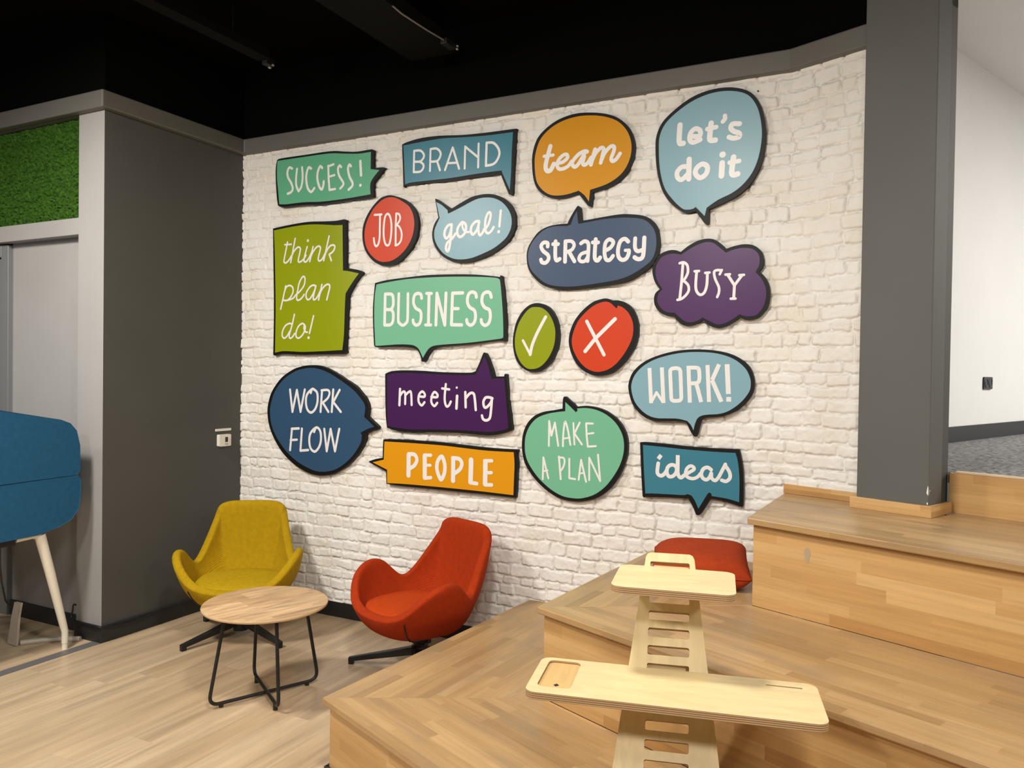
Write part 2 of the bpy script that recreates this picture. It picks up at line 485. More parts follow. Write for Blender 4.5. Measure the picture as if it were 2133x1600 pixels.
def brick_wall():
    L = XF + 0.68; ZT = 3.09; st = 0.005
    nx = int(L / st) + 1; nz = int((ZT - 0.08) / st) + 1
    X, Z = np.meshgrid(np.linspace(0, L, nx), np.linspace(0.08, ZT, nz))
    xw = X + 0.010 * (value_noise(X, Z, 0.055, 1) - .5) + 0.009 * (value_noise(X, Z, 0.018, 2) - .5)
    zw = Z + 0.010 * (value_noise(X + 9, Z, 0.07, 3) - .5) + 0.008 * (value_noise(X + 5, Z, 0.018, 4) - .5)
    rs = np.random.RandomState(11)
    edges = [0.0]
    while edges[-1] < ZT + 0.1: edges.append(edges[-1] + rs.uniform(0.054, 0.078))
    edges = np.array(edges)
    row = np.clip(np.searchsorted(edges, zw) - 1, 0, len(edges) - 2)
    sd = np.zeros_like(X); hb = np.zeros_like(X)
    for r in range(len(edges) - 1):
        k = row == r
        if not k.any(): continue
        e = [-0.3]
        while e[-1] < L + 0.4: e.append(e[-1] + (rs.uniform(0.07, 0.115) if rs.rand() < 0.45 else rs.uniform(0.13, 0.21)))
        e = np.array(e); n = len(e)
        xx = xw[k]; c = np.clip(np.searchsorted(e, xx) - 1, 0, n - 2)
        il = rs.uniform(.0015, .007, n); ir = rs.uniform(.0015, .007, n); ib = rs.uniform(.001, .008, n); it = rs.uniform(.001, .008, n)
        sl = rs.uniform(-.05, .05, n)
        xm = (e[c] + e[c + 1]) / 2
        zz = zw[k] + sl[c] * (xx - xm)
        x0 = e[c] + il[c]; x1 = e[c + 1] - ir[c]; z0 = edges[r] + ib[c]; z1 = edges[r + 1] - it[c]
        rad = .010
        qx = np.abs(xx - (x0 + x1) / 2) - (x1 - x0) / 2 + rad; qz = np.abs(zz - (z0 + z1) / 2) - (z1 - z0) / 2 + rad
        sd[k] = np.hypot(np.maximum(qx, 0), np.maximum(qz, 0)) + np.minimum(np.maximum(qx, qz), 0) - rad
        off = rs.uniform(-0.002, 0.0035, n); t1 = rs.uniform(-0.035, 0.035, n); t2 = rs.uniform(-0.06, 0.08, n)
        hb[k] = off[c] + t1[c] * (xx - xm) + t2[c] * (zz - (z0 + z1) / 2)
    t = np.clip((0.001 - sd) / 0.006, 0, 1); t = t * t * (3 - 2 * t)
    rough = 0.0045 * (value_noise(X, Z + 4, 0.04, 7) - .5) + 0.0028 * (value_noise(X, Z, 0.014, 8) - .5)
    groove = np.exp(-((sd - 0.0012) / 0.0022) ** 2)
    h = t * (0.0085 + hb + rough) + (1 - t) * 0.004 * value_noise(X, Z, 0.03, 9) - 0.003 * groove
    joint_shade = groove * (0.14 + 0.55 * np.clip(value_noise(X + 2, Z + 7, 0.06, 10) * 1.5 - .3, 0, 1))  # thin shadow lines along the brick edges, painted into the colour
    main = X <= XF
    px = np.where(main, X, XF + (X - XF) * V.x - h * U.x)
    py = np.where(main, -h, (X - XF) * V.y - h * U.y)
    cut = int(round(XF / L * (nx - 1)))
    for nm, c0, c1 in (('wall_back', 0, cut + 1), ('wall_right', cut, nx)):
        w = c1 - c0
        co = np.stack([px[:, c0:c1], py[:, c0:c1], Z[:, c0:c1]], -1).reshape(-1, 3).astype(np.float32)
        idx = np.arange(w * nz).reshape(nz, w)
        q = np.stack([idx[:-1, :-1], idx[:-1, 1:], idx[1:, 1:], idx[1:, :-1]], -1).reshape(-1, 4)
        me = bpy.data.meshes.new(nm)
        me.vertices.add(len(co)); me.vertices.foreach_set('co', co.ravel())
        me.loops.add(q.size); me.loops.foreach_set('vertex_index', q.ravel().astype(np.int32))
        me.polygons.add(len(q)); me.polygons.foreach_set('loop_start', np.arange(0, q.size, 4, dtype=np.int32))
        me.polygons.foreach_set('use_smooth', np.ones(len(q), dtype=bool))
        me.update(calc_edges=True)
        ja = me.attributes.new('joint_shade', 'FLOAT', 'POINT'); ja.data.foreach_set('value', joint_shade[:, c0:c1].ravel().astype(np.float32))
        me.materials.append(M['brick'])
        o = bpy.data.objects.new(nm, me); COL.objects.link(o)
        tag(o, kind='structure')
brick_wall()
FE = F0 + V * 0.70                                   # end of the folded stretch of wall
m = MB(); m.prism([(-0.1, 0.003), (XF, 0.003), (XF, 0.11), (-0.1, 0.11)], 0, CEIL); structure(m, 'wall_back_core', M['dark_paint'])
m = MB(); m.prism([xy(F0 + U * .003), xy(FE + U * 0.003), xy(FE + U * 0.1), xy(F0 + U * .1)], 0, CEIL); structure(m, 'wall_right_core', M['dark_paint'])
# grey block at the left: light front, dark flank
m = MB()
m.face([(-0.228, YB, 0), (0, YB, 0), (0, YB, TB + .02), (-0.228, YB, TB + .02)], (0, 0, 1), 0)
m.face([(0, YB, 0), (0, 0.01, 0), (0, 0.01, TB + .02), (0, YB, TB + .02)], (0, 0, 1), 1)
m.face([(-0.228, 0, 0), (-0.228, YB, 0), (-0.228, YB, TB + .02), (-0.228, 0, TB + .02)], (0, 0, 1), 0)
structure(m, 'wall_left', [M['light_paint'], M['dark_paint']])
m = MB(); m.box((-0.985, -0.985, 0), (-0.226, -0.93, 2.40)); structure(m, 'wall_panel', M['light_paint'])
m = MB(); m.box((-4, YB + 0.002, 2.375), (-0.227, -0.93, 2.475)); structure(m, 'trim_2', M['light_paint'], bevel=0.004)
# cornice under the black ceiling
d = 0.05
k2 = math.tan(PH / 2) * d
m = MB()
Fc = Vector((XF - k2, -d, 0)); FEc = FE - U * d
m.prism([(-4, YB - d), (d, YB - d), (d, -d), xy(Fc), xy(FEc), xy(FE), xy(F0), (0, 0), (0, YB), (-4, YB)], TB, TT)
structure(m, 'trim_3', M['trim_paint'], bevel=0.008)
m = MB(); m.box((-4, YB + .001, TB), (-.2, -.93, TT)); structure(m, 'trim_6', M['trim_paint'])
# black masonry between cornice and ceiling, black ceiling
m = MB(); m.prism([(-4, YB), (0.0, YB), (0.0, 0.0), xy(F0), xy(FE), xy(FE + U * 0.1), (XF, 0.12), (-0.1, 0.12), (-0.1, YB + 0.1), (-4, YB + 0.1)], TT - 0.001, CEIL)
structure(m, 'wall_upper', M['black_paint'])
m = MB(); m.prism([(-4, -9), (11, -9), xy(uv(0.742, 8)), xy(uv(0.742, 0.3)), (XF, 0.05), (-4, 0.05)], CEIL, CEIL + 0.05)
structure(m, 'ceiling', M['black_paint'])
# baseboards
b = 0.015
m = MB(); m.prism([(-0.228, YB - b), (b, YB - b), (b, -b), (2.26, -b), (2.26, 0.0), (0, 0), (0, YB), (-0.228, YB)], 0, 0.097); structure(m, 'baseboard_left', M['baseboard'], bevel=0.003)
m = MB(); m.box((-0.975, -1.0, 0), (-0.228, -0.985, 0.097)); structure(m, 'baseboard_recess', M['baseboard'], bevel=0.003)

# artificial turf panel above the beam
t = thing('turf_panel', 'dark green artificial turf panel between grey beams, upper left', 'wall panel', (-1.9, -1.0, 2.475))
rs = np.random.RandomState(3)
m = MB(); m.box((-2.1, 0.0, 0.0), (1.672, 0.03, 0.60)); m.build('backing', M['turf'], t)
gx = np.linspace(-2.1, 1.67, 300); gz = np.linspace(0.004, 0.592, 64)
rows = [[(x + rs.uniform(-.004, .004), -0.004 - rs.uniform(0, 0.022), z + rs.uniform(-.003, .003)) for x in gx] for z in gz]
m = MB(); m.grid(rows, smooth=False); m.build('turf_pile', M['turf'], t)

# glazed door at the far left
t = thing('door_1', 'grey aluminium framed glass door at the left edge', 'door', (-1.5, -0.985, 0)); t['kind'] = 'structure'
m = MB()
for lo, hi in (((.44, -.03, 0), (.515, .05, 2.365)), ((-.5, -.03, 0), (-.43, .05, 2.365)), ((-.43, -.03, 2.29), (.44, .05, 2.365))): m.box(lo, hi)
m.build('door_frame', M['alu'], t, bevel=0.004)
m = MB()
for lo, hi in (((.375, -.02, 0.01), (.432, .03, 2.28)), ((-.42, -.02, 0.01), (-.36, .03, 2.28)), ((-.36, -.02, 2.20), (.375, .03, 2.28)), ((-.36, -.02, 1.845), (.375, .03, 1.885)), ((-.36, -.02, .01), (.375, .03, .14))): m.box(lo, hi)
m.build('door_leaf', M['alu'], t, bevel=0.004)
m = MB(); m.box((-.36, 0, .14), (.375, .008, 1.845)); m.build('pane', M['glass'], t)
m = MB(); m.box((-.36, 0, 1.885), (.375, .008, 2.2)); m.build('pane', M['glass'], t)
m = MB(); m.box((-4, -0.05, 0), (-0.23, 0.0, 2.6)); structure(m, 'wall_store', mat('store_wall', (0.10, 0.12, 0.07), 0.7))
t = thing('storage_box', 'orange and cream striped box standing behind the glass door', 'box', (-1.35, -0.62, 0))
m = MB(); m.box((-.25, -.15, 0), (.25, .15, 1.17)); m.build('lower_band', mat('orange_card', (0.50, 0.10, 0.03), 0.6), t)
m = MB(); m.box((-.25, -.15, 1.17), (.25, .15, 1.30)); m.build('middle_band', mat('cream_card', (0.62, 0.50, 0.36), 0.6), t)
m = MB(); m.box((-.25, -.15, 1.30), (.25, .15, 1.43)); m.build('upper_band', mat('orange_card_top', (0.50, 0.10, 0.03), 0.6), t)

# white room behind the pillar
WV = -0.1778
m = MB(); m.face([uv(0.76, WV, H4 - .2), uv(6.5, WV, H4 - .2), uv(6.5, WV, CEIL), uv(0.76, WV, CEIL)], (0, 0, 1)); structure(m, 'wall_white', M['white_paint'])
m = MB(); m.face([uv(6.5, WV, H4 - .2), uv(6.5, 7, H4 - .2), uv(6.5, 7, CEIL), uv(6.5, WV, CEIL)], (0, 0, 1)); structure(m, 'wall_far', M['white_paint'])
m = MB(); m.face([uv(0.745, WV, CEIL), uv(6.5, WV, CEIL), uv(6.5, 7, CEIL), uv(0.745, 7, CEIL)], (1, 0, 0)); structure(m, 'ceiling_white', M['white_paint'])
m = MB(); m.prism([xy(uv(0.843, WV)), xy(uv(0.843, 7)), xy(uv(6.5, 7)), xy(uv(6.5, WV))], H4 - 0.05, H4 - 0.004); structure(m, 'floor_carpet', carpet_mat())
m = MB(); m.prism([xy(uv(0.85, WV)), xy(uv(0.85, WV + .015)), xy(uv(6.5, WV + .015)), xy(uv(6.5, WV))], H4 - 0.004, H4 + 0.0936); structure(m, 'baseboard_white', M['baseboard'])

# pillar
m = MB(); m.prism([xy(uv(.6112, .1485)), xy(uv(.6112, .4472)), xy(uv(.744, .4472)), xy(uv(.744, .1485))], H3, CEIL, (0, 0, 1)); structure(m, 'wall_pillar', M['pillar_paint'], bevel=0.004)
m = MB()
m.prism([xy(uv(.590, .1285)), xy(uv(.590, .4672)), xy(uv(.611, .4672)), xy(uv(.611, .1285))], H3, H3 + .048, V)
m.prism([xy(uv(.611, .4475)), xy(uv(.611, .4672)), xy(uv(.80, .4672)), xy(uv(.80, .4475))], H3, H3 + .048, U)
structure(m, 'trim_4', M['beech'], bevel=0.002)
m = MB(); m.prism([xy(F0 - U * .016), xy(uv(.726, .1485)), xy(uv(.742, .1485)), xy(F0)], H3, H3 + .045, V); structure(m, 'trim_5', M['beech'], bevel=0.002)
t = thing('paint_chip', 'bare white patches chipped from the edge of the grey pillar near its foot', 'paint damage', uv(.6112, .4472, H3))
E2 = uv(.6112, .4472)
def chip(du, dv, z, pts):
    m = MB()
    m.face([U * (p[0] if p[0] > 0 else -.0006) + V * (p[0] if p[0] < 0 else .0006) + Vector((0, 0, p[1])) for p in pts], (0, 0, 1))
    m.build('chip', M['chip'], t)
chip(0, 0, 0, [(-.008, .098), (-.001, .088), (-.001, .122), (-.003, .130), (-.006, .112)])
chip(0, 0, 0, [(.001, .088), (.005, .100), (.003, .112), (.001, .124)])
chip(0, 0, 0, [(-.006, .052), (-.001, .052), (-.002, .060), (-.006, .060)])
chip(0, 0, 0, [(.012, .105), (.016, .105), (.016, .110), (.012, .110)])

for k, (x_, z_) in enumerate(((3.352, 3.005), (3.452, 3.003))):
    t = thing('wall_plug', ('small dark plug in the brick wall under the cornice, left of the two', 'small dark plug in the brick wall under the cornice, right of the two')[k], 'plug', (x_, 0, z_), 0, 'dark wall plugs under the cornice')
    m = MB(); m.lathe([(.004, -.004), (.004, .014), (.002, .016)], 10); o = m.build('plug_head', M['black'], t); o.rotation_euler = (math.radians(90), 0, 0)
# socket on the white wall
t = thing('wall_socket', 'black double power socket low on the white wall', 'socket', uv(3.12, WV + 0.001, 1.573), 0)
t.rotation_euler = (0, 0, math.atan2(U.y, U.x))
m = MB(); m.prism([(p[0], p[1]) for p in rrect(-.078, -.041, .078, .041, .01)], 0, .010, xf=lambda p: Vector((p.x, -p.z, p.y))); m.build('frame', M['black'], t, bevel=.002)
for sx in (-.037, .037):
    m = MB(); m.lathe([(.031, .0), (.031, .0125), (.027, .0125), (.025, .004), (.0, .004)], 24, cap=False)
    o = m.build('socket_insert', M['baseboard'], t); o.rotation_euler = (math.radians(90), 0, 0); o.location = (sx, 0, 0)

# ------------------------------------------------------------------ seating steps
TH = 0.027
FAR = 6.5
def step(name_label, c, h, hb, inner, wall_pts, back_front):
    """c: front left corner, inner: foot corner of the next step (mitre), hb: height of the level below"""
    t = thing('seating_step', name_label, 'step', (c.x, c.y, hb), 0, 'wooden seating steps')
    loc = Vector((c.x, c.y, hb))
    tz = h - hb
    if inner is not None:
        m = MB()
        m.prism([xy(c - c), xy(inner - c), xy(wall_pts[1] - c), xy(wall_pts[0] - c)], tz - TH, tz, S)
        m.build('side_tread', M['beech_top'], t, bevel=.004)
    m = MB()
    far = c + V * FAR
    poly = [xy(c - c), xy(far - c), xy(back_front + V * FAR - c), xy((inner if inner is not None else back_front) - c)]
    if inner is None: poly = [xy(c - c), xy(far - c)] + [xy(p - c) for p in wall_pts]
    m.prism(poly, tz - TH, tz, V)
    m.build('front_tread', M['beech_top'], t, bevel=.004)
    r = c + U * .027 + V * .012
    m = MB(); m.prism([xy(r - c), xy(r + V * (FAR - .1) - c), xy(r + V * (FAR - .1) + U * .02 - c), xy(r + U * .02 - c)], 0.0, tz - TH, V)
    m.build('riser', M['beech'], t, bevel=.0015)
    q = wall_pts[0] + V * .03 if inner is not None else c + S * .7 + V * .03
    m = MB(); m.prism([xy(r + U * .021 - c), xy(r + U * .02 + V * .02 - c), xy(q + V * .02 - c), xy(q - c)], 0.0, tz - TH, S)
    m.build('side_panel', M['beech'], t)
    return t, c
def to_wall(p, y=0.0): return p + S * ((y - p.y) / S.y)
c2 = s2 + U * .0275 + V * .0125; c3 = s3 + U * .0275 + V * .0125
st1, _ = step('lowest wooden seating step with a mitred corner beside the red chair', s1, H1, 0.0, c2, [to_wall(s1, -.002), to_wall(c2, -.002)], s2 + U * .0275)
st2, _ = step('middle wooden seating step with the red cushion on it', s2, H2, H1, c3, [to_wall(s2, -.002), Vector((XF - .006, -.016, 0))], s3 + U * .0275)
st3, _ = step('highest wooden seating step running up to the grey pillar', s3, H3, H2, None, [uv(0.728, FAR), uv(0.728, -.262)], s3)
m = MB(); m.prism([xy(s1 + U * .012 - V * .004 - s1), xy(V * FAR + U * .012), xy(V * FAR + U * .03), xy(U * .03 - V * .004)], 0, .032, V)
m.prism([xy(U * .012 - V * .006), xy(U * .03 + V * .02), xy(to_wall(s1, -.01) + V * .02 - s1), xy(to_wall(s1, -.01) - V * .004 - s1)], 0, .032, S)
m.build('plinth', M['baseboard'], st1, bevel=.002)
m = MB(); m.prism([(.012 * math.cos(a) * (1 + .25 * math.sin(3 * a)), .03 * math.sin(a)) for a in [math.pi * k / 10 for k in range(20)]], 0, .0006, xf=lambda p: U * (.0268 - p.z) + V * (.245 + p.x) + Vector((0, 0, .245 + p.y)))
pm = m.build('putty_mark', mat('grey_putty', (0.40, 0.31, 0.20), 0.6), st3); pm['label'] = 'grey putty patch on the riser'
# low riser up to the carpet
t = thing('top_riser', 'low plank riser with a pale edge below the grey carpet', 'step', uv(.8145, .45, H3), 0)
m = MB(); m.prism([xy(U * -.086 + V * .022), xy(U * -.086 + V * 6), xy(V * 6), xy(V * .022)], -TH, 0, V); m.build('back_tread', M['beech_top'], t)
m = MB(); L0 = uv(.8145, .45)
m.prism([xy(L0 - L0), xy(V * 6), xy(V * 6 + U * .02), xy(U * .02)], 0, H4 - H3 - .004, V); m.build('plank', M['beech'], t, bevel=.001)
m = MB(); m.prism([xy(V * .022), xy(V * 6), xy(V * 6 + U * .03), xy(U * .03 + V * .022)], H4 - H3 - .003, H4 - H3 + .005, V); m.build('edge_strip', mat('pale_edge_strip', (0.62, 0.47, 0.30), 0.5), t, bevel=.001)

# ------------------------------------------------------------------ signs
SIGNS = {
 'success': (0.7735, 2.8396,
  '-4355,1600* -3968,1674 -1918,1676 229,1671 1369,1518 2300,1404 3396,1417 3600,1364* 3616,235* 4421,193 4453,93* 3695,-610 3632,-895 3654,-1498* 3439,-1588 1880,-1610 -496,-1676 -1974,-1590 -3797,-1574 -4238,-1447* -4350,-843 -4453,340 -4453,1122',
  '-4303,1543* -3838,1543 -1817,1550 136,1531 1371,1380 2487,1254 3421,1257* 3413,183* 4089,58* 3647,-351 3404,-728 3427,-1386* 1411,-1484 -499,-1506 -1976,-1418 -3491,-1424 -4110,-1372* -4225,-464 -4329,327 -4348,1032',
  '''169|-3012,892 -3267,977 -3417,702 -3361,348 -3076,-67 -2944,-427 -3068,-648 -3373,-736
161|-2582,828 -2651,316 -2644,-224 -2462,-607 -2387,-614 -2190,-344 -2098,260 -2156,880
169|-1385,722 -1608,803 -1776,381 -1770,-78 -1640,-549 -1364,-803 -1097,-581
169|-455,662 -651,778 -840,362 -834,-93 -657,-565 -461,-716 -343,-443 -322,-219
161|41,742* 86,-108* 168,-811*
152|75,712* 480,796*
144|108,40* 561,99*
152|168,-811* 621,-797*
161|1100,555 957,663 842,452 942,31 1255,-410 1281,-598 1048,-800
169|1873,529 1732,636 1642,368 1766,-126 2004,-519 1984,-739 1707,-935
186|2608,763* 2681,-126*
203|2634,-749'''),
 'brand': (1.7396, 2.808,
  '-3897,1752* -3532,1856 -2562,1977 -1265,1963 417,1808 2044,1746 3812,1730 3897,1685* 3867,711 3773,-652 3735,-1903 3600,-1977* 3502,-1934* 2955,-740* 2797,-717 1276,-728 -377,-778 -2086,-738 -3560,-780 -3648,-883* -3760,-854* -3825,504',
  '-3798,1677* -2558,1739 -1007,1769 419,1666 2046,1571 3718,1553* 3659,392 3637,-638 3565,-1698* 3032,-610* 2913,-545 1273,-569 -379,-634 -2087,-629 -3184,-632 -3628,-700* -3685,119 -3755,1236',
  '''138|-2991,1266* -3007,-24*
138|-2991,1259 -2551,1227 -2307,998 -2304,779 -2541,579 -2981,604
138|-2585,572 -2329,380 -2317,160 -2532,-37 -3007,-17
131|-1812,1232* -1836,-72*
138|-1803,1231 -1382,1211 -1122,972 -1118,719 -1328,472 -1822,479
138|-1327,436* -1127,-102*
138|-774,-128* -259,1142* 198,-147*
131|-552,254* 27,217*
131|580,-180* 593,1095* 1441,398*
131|1490,1166* 1479,-203*
146|2021,1155* 1994,-170*
146|2021,1148 2452,1096 2774,770 2866,413 2706,49 2432,-137 1994,-163'''),
 'team': (2.5326, 2.7606,
  '-2989,55 -2949,754 -2669,1493 -2098,2016 -1343,2385 -410,2552 508,2488 1410,2287 2123,1940 2656,1406 2944,742 2989,142 2860,-438 2557,-970 2075,-1388 1477,-1632 689,-1812* 675,-2099 610,-2552* 446,-2538 148,-2189 -153,-1804* -895,-1944 -1575,-1943 -2113,-1766 -2583,-1391 -2865,-837',
  '-2820,37 -2772,664 -2512,1369 -1981,1879 -1264,2220 -370,2376 510,2332 1341,2145 2020,1821 2501,1326 2771,730 2816,162 2686,-386 2382,-885 1931,-1240 1367,-1487 523,-1678* 492,-2015 461,-2301* 217,-1957 -155,-1650* -266,-1691 -897,-1806 -1539,-1800 -2000,-1654 -2429,-1300 -2709,-818',
  '''261|-1870,944 -1997,506 -2123,32 -2130,-246 -2020,-397 -1829,-365 -1644,-54
176|-2245,436* -1690,444*
205|-1340,-35 -1077,6 -825,202 -877,373 -1083,369 -1344,156 -1445,-110 -1335,-347 -1071,-374 -773,-251 -590,-30
219|324,397 141,435 -188,302 -498,-6 -531,-208 -381,-344 -179,-211 36,106 179,329
219|164,160 78,-171 171,-300 371,-202 549,50
226|777,464 657,71 555,-324
212|589,-192 799,225 1083,496 1263,458 1231,210 1114,-283
212|1148,-185 1338,214 1654,513 1849,490 1852,273 1707,-112 1791,-272 1984,-193 2197,83'''),
 'lets': (3.2198, 2.6983,
  '-2757,809 -2696,1465 -2391,2087 -1728,2654 -887,3139 34,3372 940,3363 1699,3144 2187,2781 2546,2105 2735,1235 2757,476 2636,-400 2346,-1128 1919,-1715 1351,-2114 593,-2436 72,-2622* 61,-3288 -52,-3372* -169,-3271 -598,-2660* -971,-2709 -1351,-2599 -1932,-2106 -2378,-1406 -2664,-338',
  '-2572,788 -2524,1396 -2244,1973 -1631,2500 -791,2963 83,3190 898,3188 1613,3000 2058,2665 2396,2037 2563,1212 2575,543 2439,-289 2169,-976 1739,-1517 1214,-1898 498,-2199 -44,-2543* -138,-2950* -601,-2451* -740,-2532 -1021,-2556 -1306,-2463 -1790,-1977 -2234,-1325 -2494,-355',
  '''274|-1476,1803 -1511,1131 -1469,869 -1293,848
247|-922,1152 -479,1120 -437,1369 -672,1514 -912,1336 -967,1018 -800,835 -429,929
274|109,1689 52,1077 88,844 330,814
229|-78,1415* 364,1459*
220|785,1964 797,1826 691,1690
247|1508,1475 1174,1505 1089,1312 1248,1133 1495,1012 1498,831 1232,796 1007,878
274|-972,-3* -978,-1001*
247|-1036,-368 -1343,-359 -1576,-591 -1547,-875 -1332,-999 -1030,-740
256c|-337,-326 -589,-508 -631,-781 -395,-999 -120,-856 -24,-567 -129,-381
284|692,-368* 667,-1004*
320|707,49
274|1249,-134 1172,-828 1242,-1017 1464,-994
229|1061,-390* 1519,-358*'''),
 'job': (1.2651, 2.4659,
  '-2090,-156 -2040,400 -1816,941 -1402,1496 -801,1999 -352,2143 95,2149 763,1953 1204,1733 1644,1366 1939,922 2090,403 2080,-164 1927,-722 1539,-1299 964,-1810 416,-2085 -140,-2149 -705,-2090 -1279,-1784 -1746,-1295 -2004,-752',
  '-1917,-105 -1846,386 -1642,866 -1248,1422 -686,1866 -238,2026 171,2020 543,1912 913,1713 1391,1387 1687,942 1821,393 1775,-173 1602,-672 1247,-1191 741,-1616 228,-1862 -256,-1929 -708,-1875 -1166,-1635 -1593,-1210 -1850,-699',
  '''134|-1148,1038* -618,1024*
134|-730,1011 -737,122 -747,-429 -837,-792 -987,-922 -1122,-775 -1191,-416
134c|-168,1028 -352,829 -437,254 -428,-358 -310,-794 -139,-927 26,-784 130,-243 140,365 21,861
134|490,992* 462,342* 474,-964*
128|501,991 686,946 788,742 739,534 530,276
128|529,292 752,139 912,-235 874,-655 694,-886 474,-964'''),
 'goal': (1.8558, 2.4353,
  '-2610,1921* -2491,1925 -1577,1321* -1411,1307 -822,1568 -175,1821 402,1922 974,1926 1510,1823 2042,1571 2448,1195 2716,738 2800,269 2746,-216 2479,-715 2084,-1099 1467,-1448 682,-1736 -117,-1918 -768,-1926 -1429,-1822 -2035,-1506 -2480,-1052 -2725,-578 -2800,-143 -2737,226 -2606,532 -2367,828*',
  '-2523,1756* -2149,1553 -1725,1205* -1706,1033* -1606,1025 -818,1301 -171,1555 341,1706 882,1727 1387,1642 1859,1409 2236,1049 2473,648 2555,261 2501,-171 2262,-619 1834,-975 1308,-1273 584,-1536 -120,-1721 -804,-1756 -1365,-1655 -1936,-1368 -2347,-945 -2590,-501 -2647,-124 -2584,215 -2278,793*',
  '''168|-1429,332 -1661,306 -1874,51 -1920,-259 -1783,-453 -1585,-295 -1458,51 -1429,332
168|-1429,332 -1455,-148 -1513,-711 -1606,-1145 -1705,-1211 -1801,-1035 -1712,-727 -1383,-493 -1156,-225
168c|-738,394 -996,103 -1024,-234 -857,-428 -613,-332 -454,-76 -449,219 -575,368
132|-689,362 -669,108 -502,-142 -241,-188
168|426,392 202,381 -52,148 -106,-156 20,-346 211,-219 367,35 442,363
162|442,363 393,5 437,-332 534,-422 691,-266 783,-78
162|753,-187 1034,126 1184,556 1174,805 1023,817 870,470 845,28 913,-267 1073,-347 1260,-222 1398,-25
162|1851,889* 1778,3*
192|1737,-304'''),
 'think': (0.6839, 2.1278,
  '-3760,4165* -3583,4185 -2048,4326 -633,4387 750,4315 1602,4288 2251,4329 2411,4272* 2375,4140* 2465,1205* 2937,1153 3461,1038 3760,906 3743,817* 3285,345 2880,-178 2644,-560* 2602,-1584 2544,-3112 2488,-3988* 2566,-4154* 2347,-4266* 542,-4279 -1075,-4314 -2112,-4285 -2971,-4271 -3506,-4387* -3638,-4320* -3612,-2740 -3616,-801 -3704,2148',
  '-3665,4032* -2457,4136 -1233,4205 -232,4185 753,4092 1529,4005 2141,3976* 2220,1066* 2713,998 3483,829* 3097,413 2690,-81 2449,-404* 2403,-1185 2352,-2993 2233,-4003* 473,-4086 -1078,-4127 -1938,-4097 -2764,-4081 -3467,-4177* -3453,-2621 -3456,-806 -3557,2140',
  '''119|-2453,3173 -2602,2561 -2740,2002 -2708,1828 -2551,1810 -2305,1980 -2103,2251
112|-2691,3012* -2121,3003*
119|-1782,3372* -2159,1800*
119|-2082,2218 -1861,2550 -1538,2780 -1342,2691 -1360,2459 -1499,1938 -1436,1794 -1242,1831 -1002,2005 -844,2213
119|-751,2764 -906,2309 -1009,1912 -951,1785 -798,1802 -561,2043 -328,2462
181|-696,3156
119|-252,2734* -518,1778*
119|-461,2038 -247,2396 66,2700 302,2717 363,2545 201,2002 227,1817 354,1780 548,1922 740,2217
119|1075,3339* 648,1780*
119|722,2066 893,2422 1161,2696 1431,2740 1548,2596 1398,2332 1091,2161
119|1091,2161* 1271,1748*
120|-2569,255* -2993,-1269*
117|-2670,-125 -2506,189 -2213,280 -1961,137 -1936,-181 -2161,-524 -2473,-706 -2747,-682
113|-2494,-712 -1952,-594 -1705,-379
117|-1705,-379 -1336,-138 -992,228 -904,634 -1000,827 -1184,740 -1385,433 -1504,26 -1601,-446 -1569,-685 -1411,-711 -1166,-586 -964,-356
120|23,159 -200,224 -482,115 -762,-221 -790,-534 -633,-712 -391,-578 -114,-180 23,159
117|23,159 -112,-274 -189,-584 -139,-726 34,-669 212,-472 368,-196
120|522,234* 256,-754*
117|331,-413 565,-16 880,214 1117,205 1159,24 1046,-374 932,-758
117|-1792,-1647 -1971,-2311 -2212,-3009 -2167,-3217 -1959,-3155 -1755,-2918
117|-2021,-2279 -2222,-2237 -2556,-2382 -2796,-2716 -2835,-3036 -2672,-3213 -2421,-3087 -2174,-2754
117c|-1103,-2261 -1430,-2446 -1623,-2824 -1619,-3110 -1419,-3222 -1133,-3066 -891,-2737 -855,-2422
117|-937,-2390 -946,-2610 -809,-2817 -666,-2834
120|-153,-1775* -482,-2915*
198|-551,-3197'''),
 'strategy': (2.5918, 2.2849,
  '-3831,-377 -3776,113 -3530,552 -3120,1016 -2545,1276 -1892,1359 -1368,1358* -1174,1731 -824,2236 -706,2252 -625,2147* -554,1482* -377,1457 632,1555 1582,1626 2144,1599 2884,1471 3362,1223 3694,795 3831,157 3789,-540 3582,-1019 3117,-1419 2389,-1848 1645,-2050 694,-2140 -473,-2225 -1268,-2252 -2078,-2186 -2780,-1973 -3329,-1537 -3716,-990',
  '-3747,-382 -3671,145 -3364,617 -2830,1071 -2216,1252 -1366,1221* -1167,1288* -1014,1682 -820,1997* -729,1311* -532,1308 634,1429 1585,1446 2147,1410 2814,1299 3219,1075 3534,667 3663,133 3608,-460 3399,-905 2932,-1269 2274,-1629 1603,-1833 691,-1959 -475,-2078 -1270,-2104 -1999,-2040 -2617,-1867 -3163,-1469 -3589,-996',
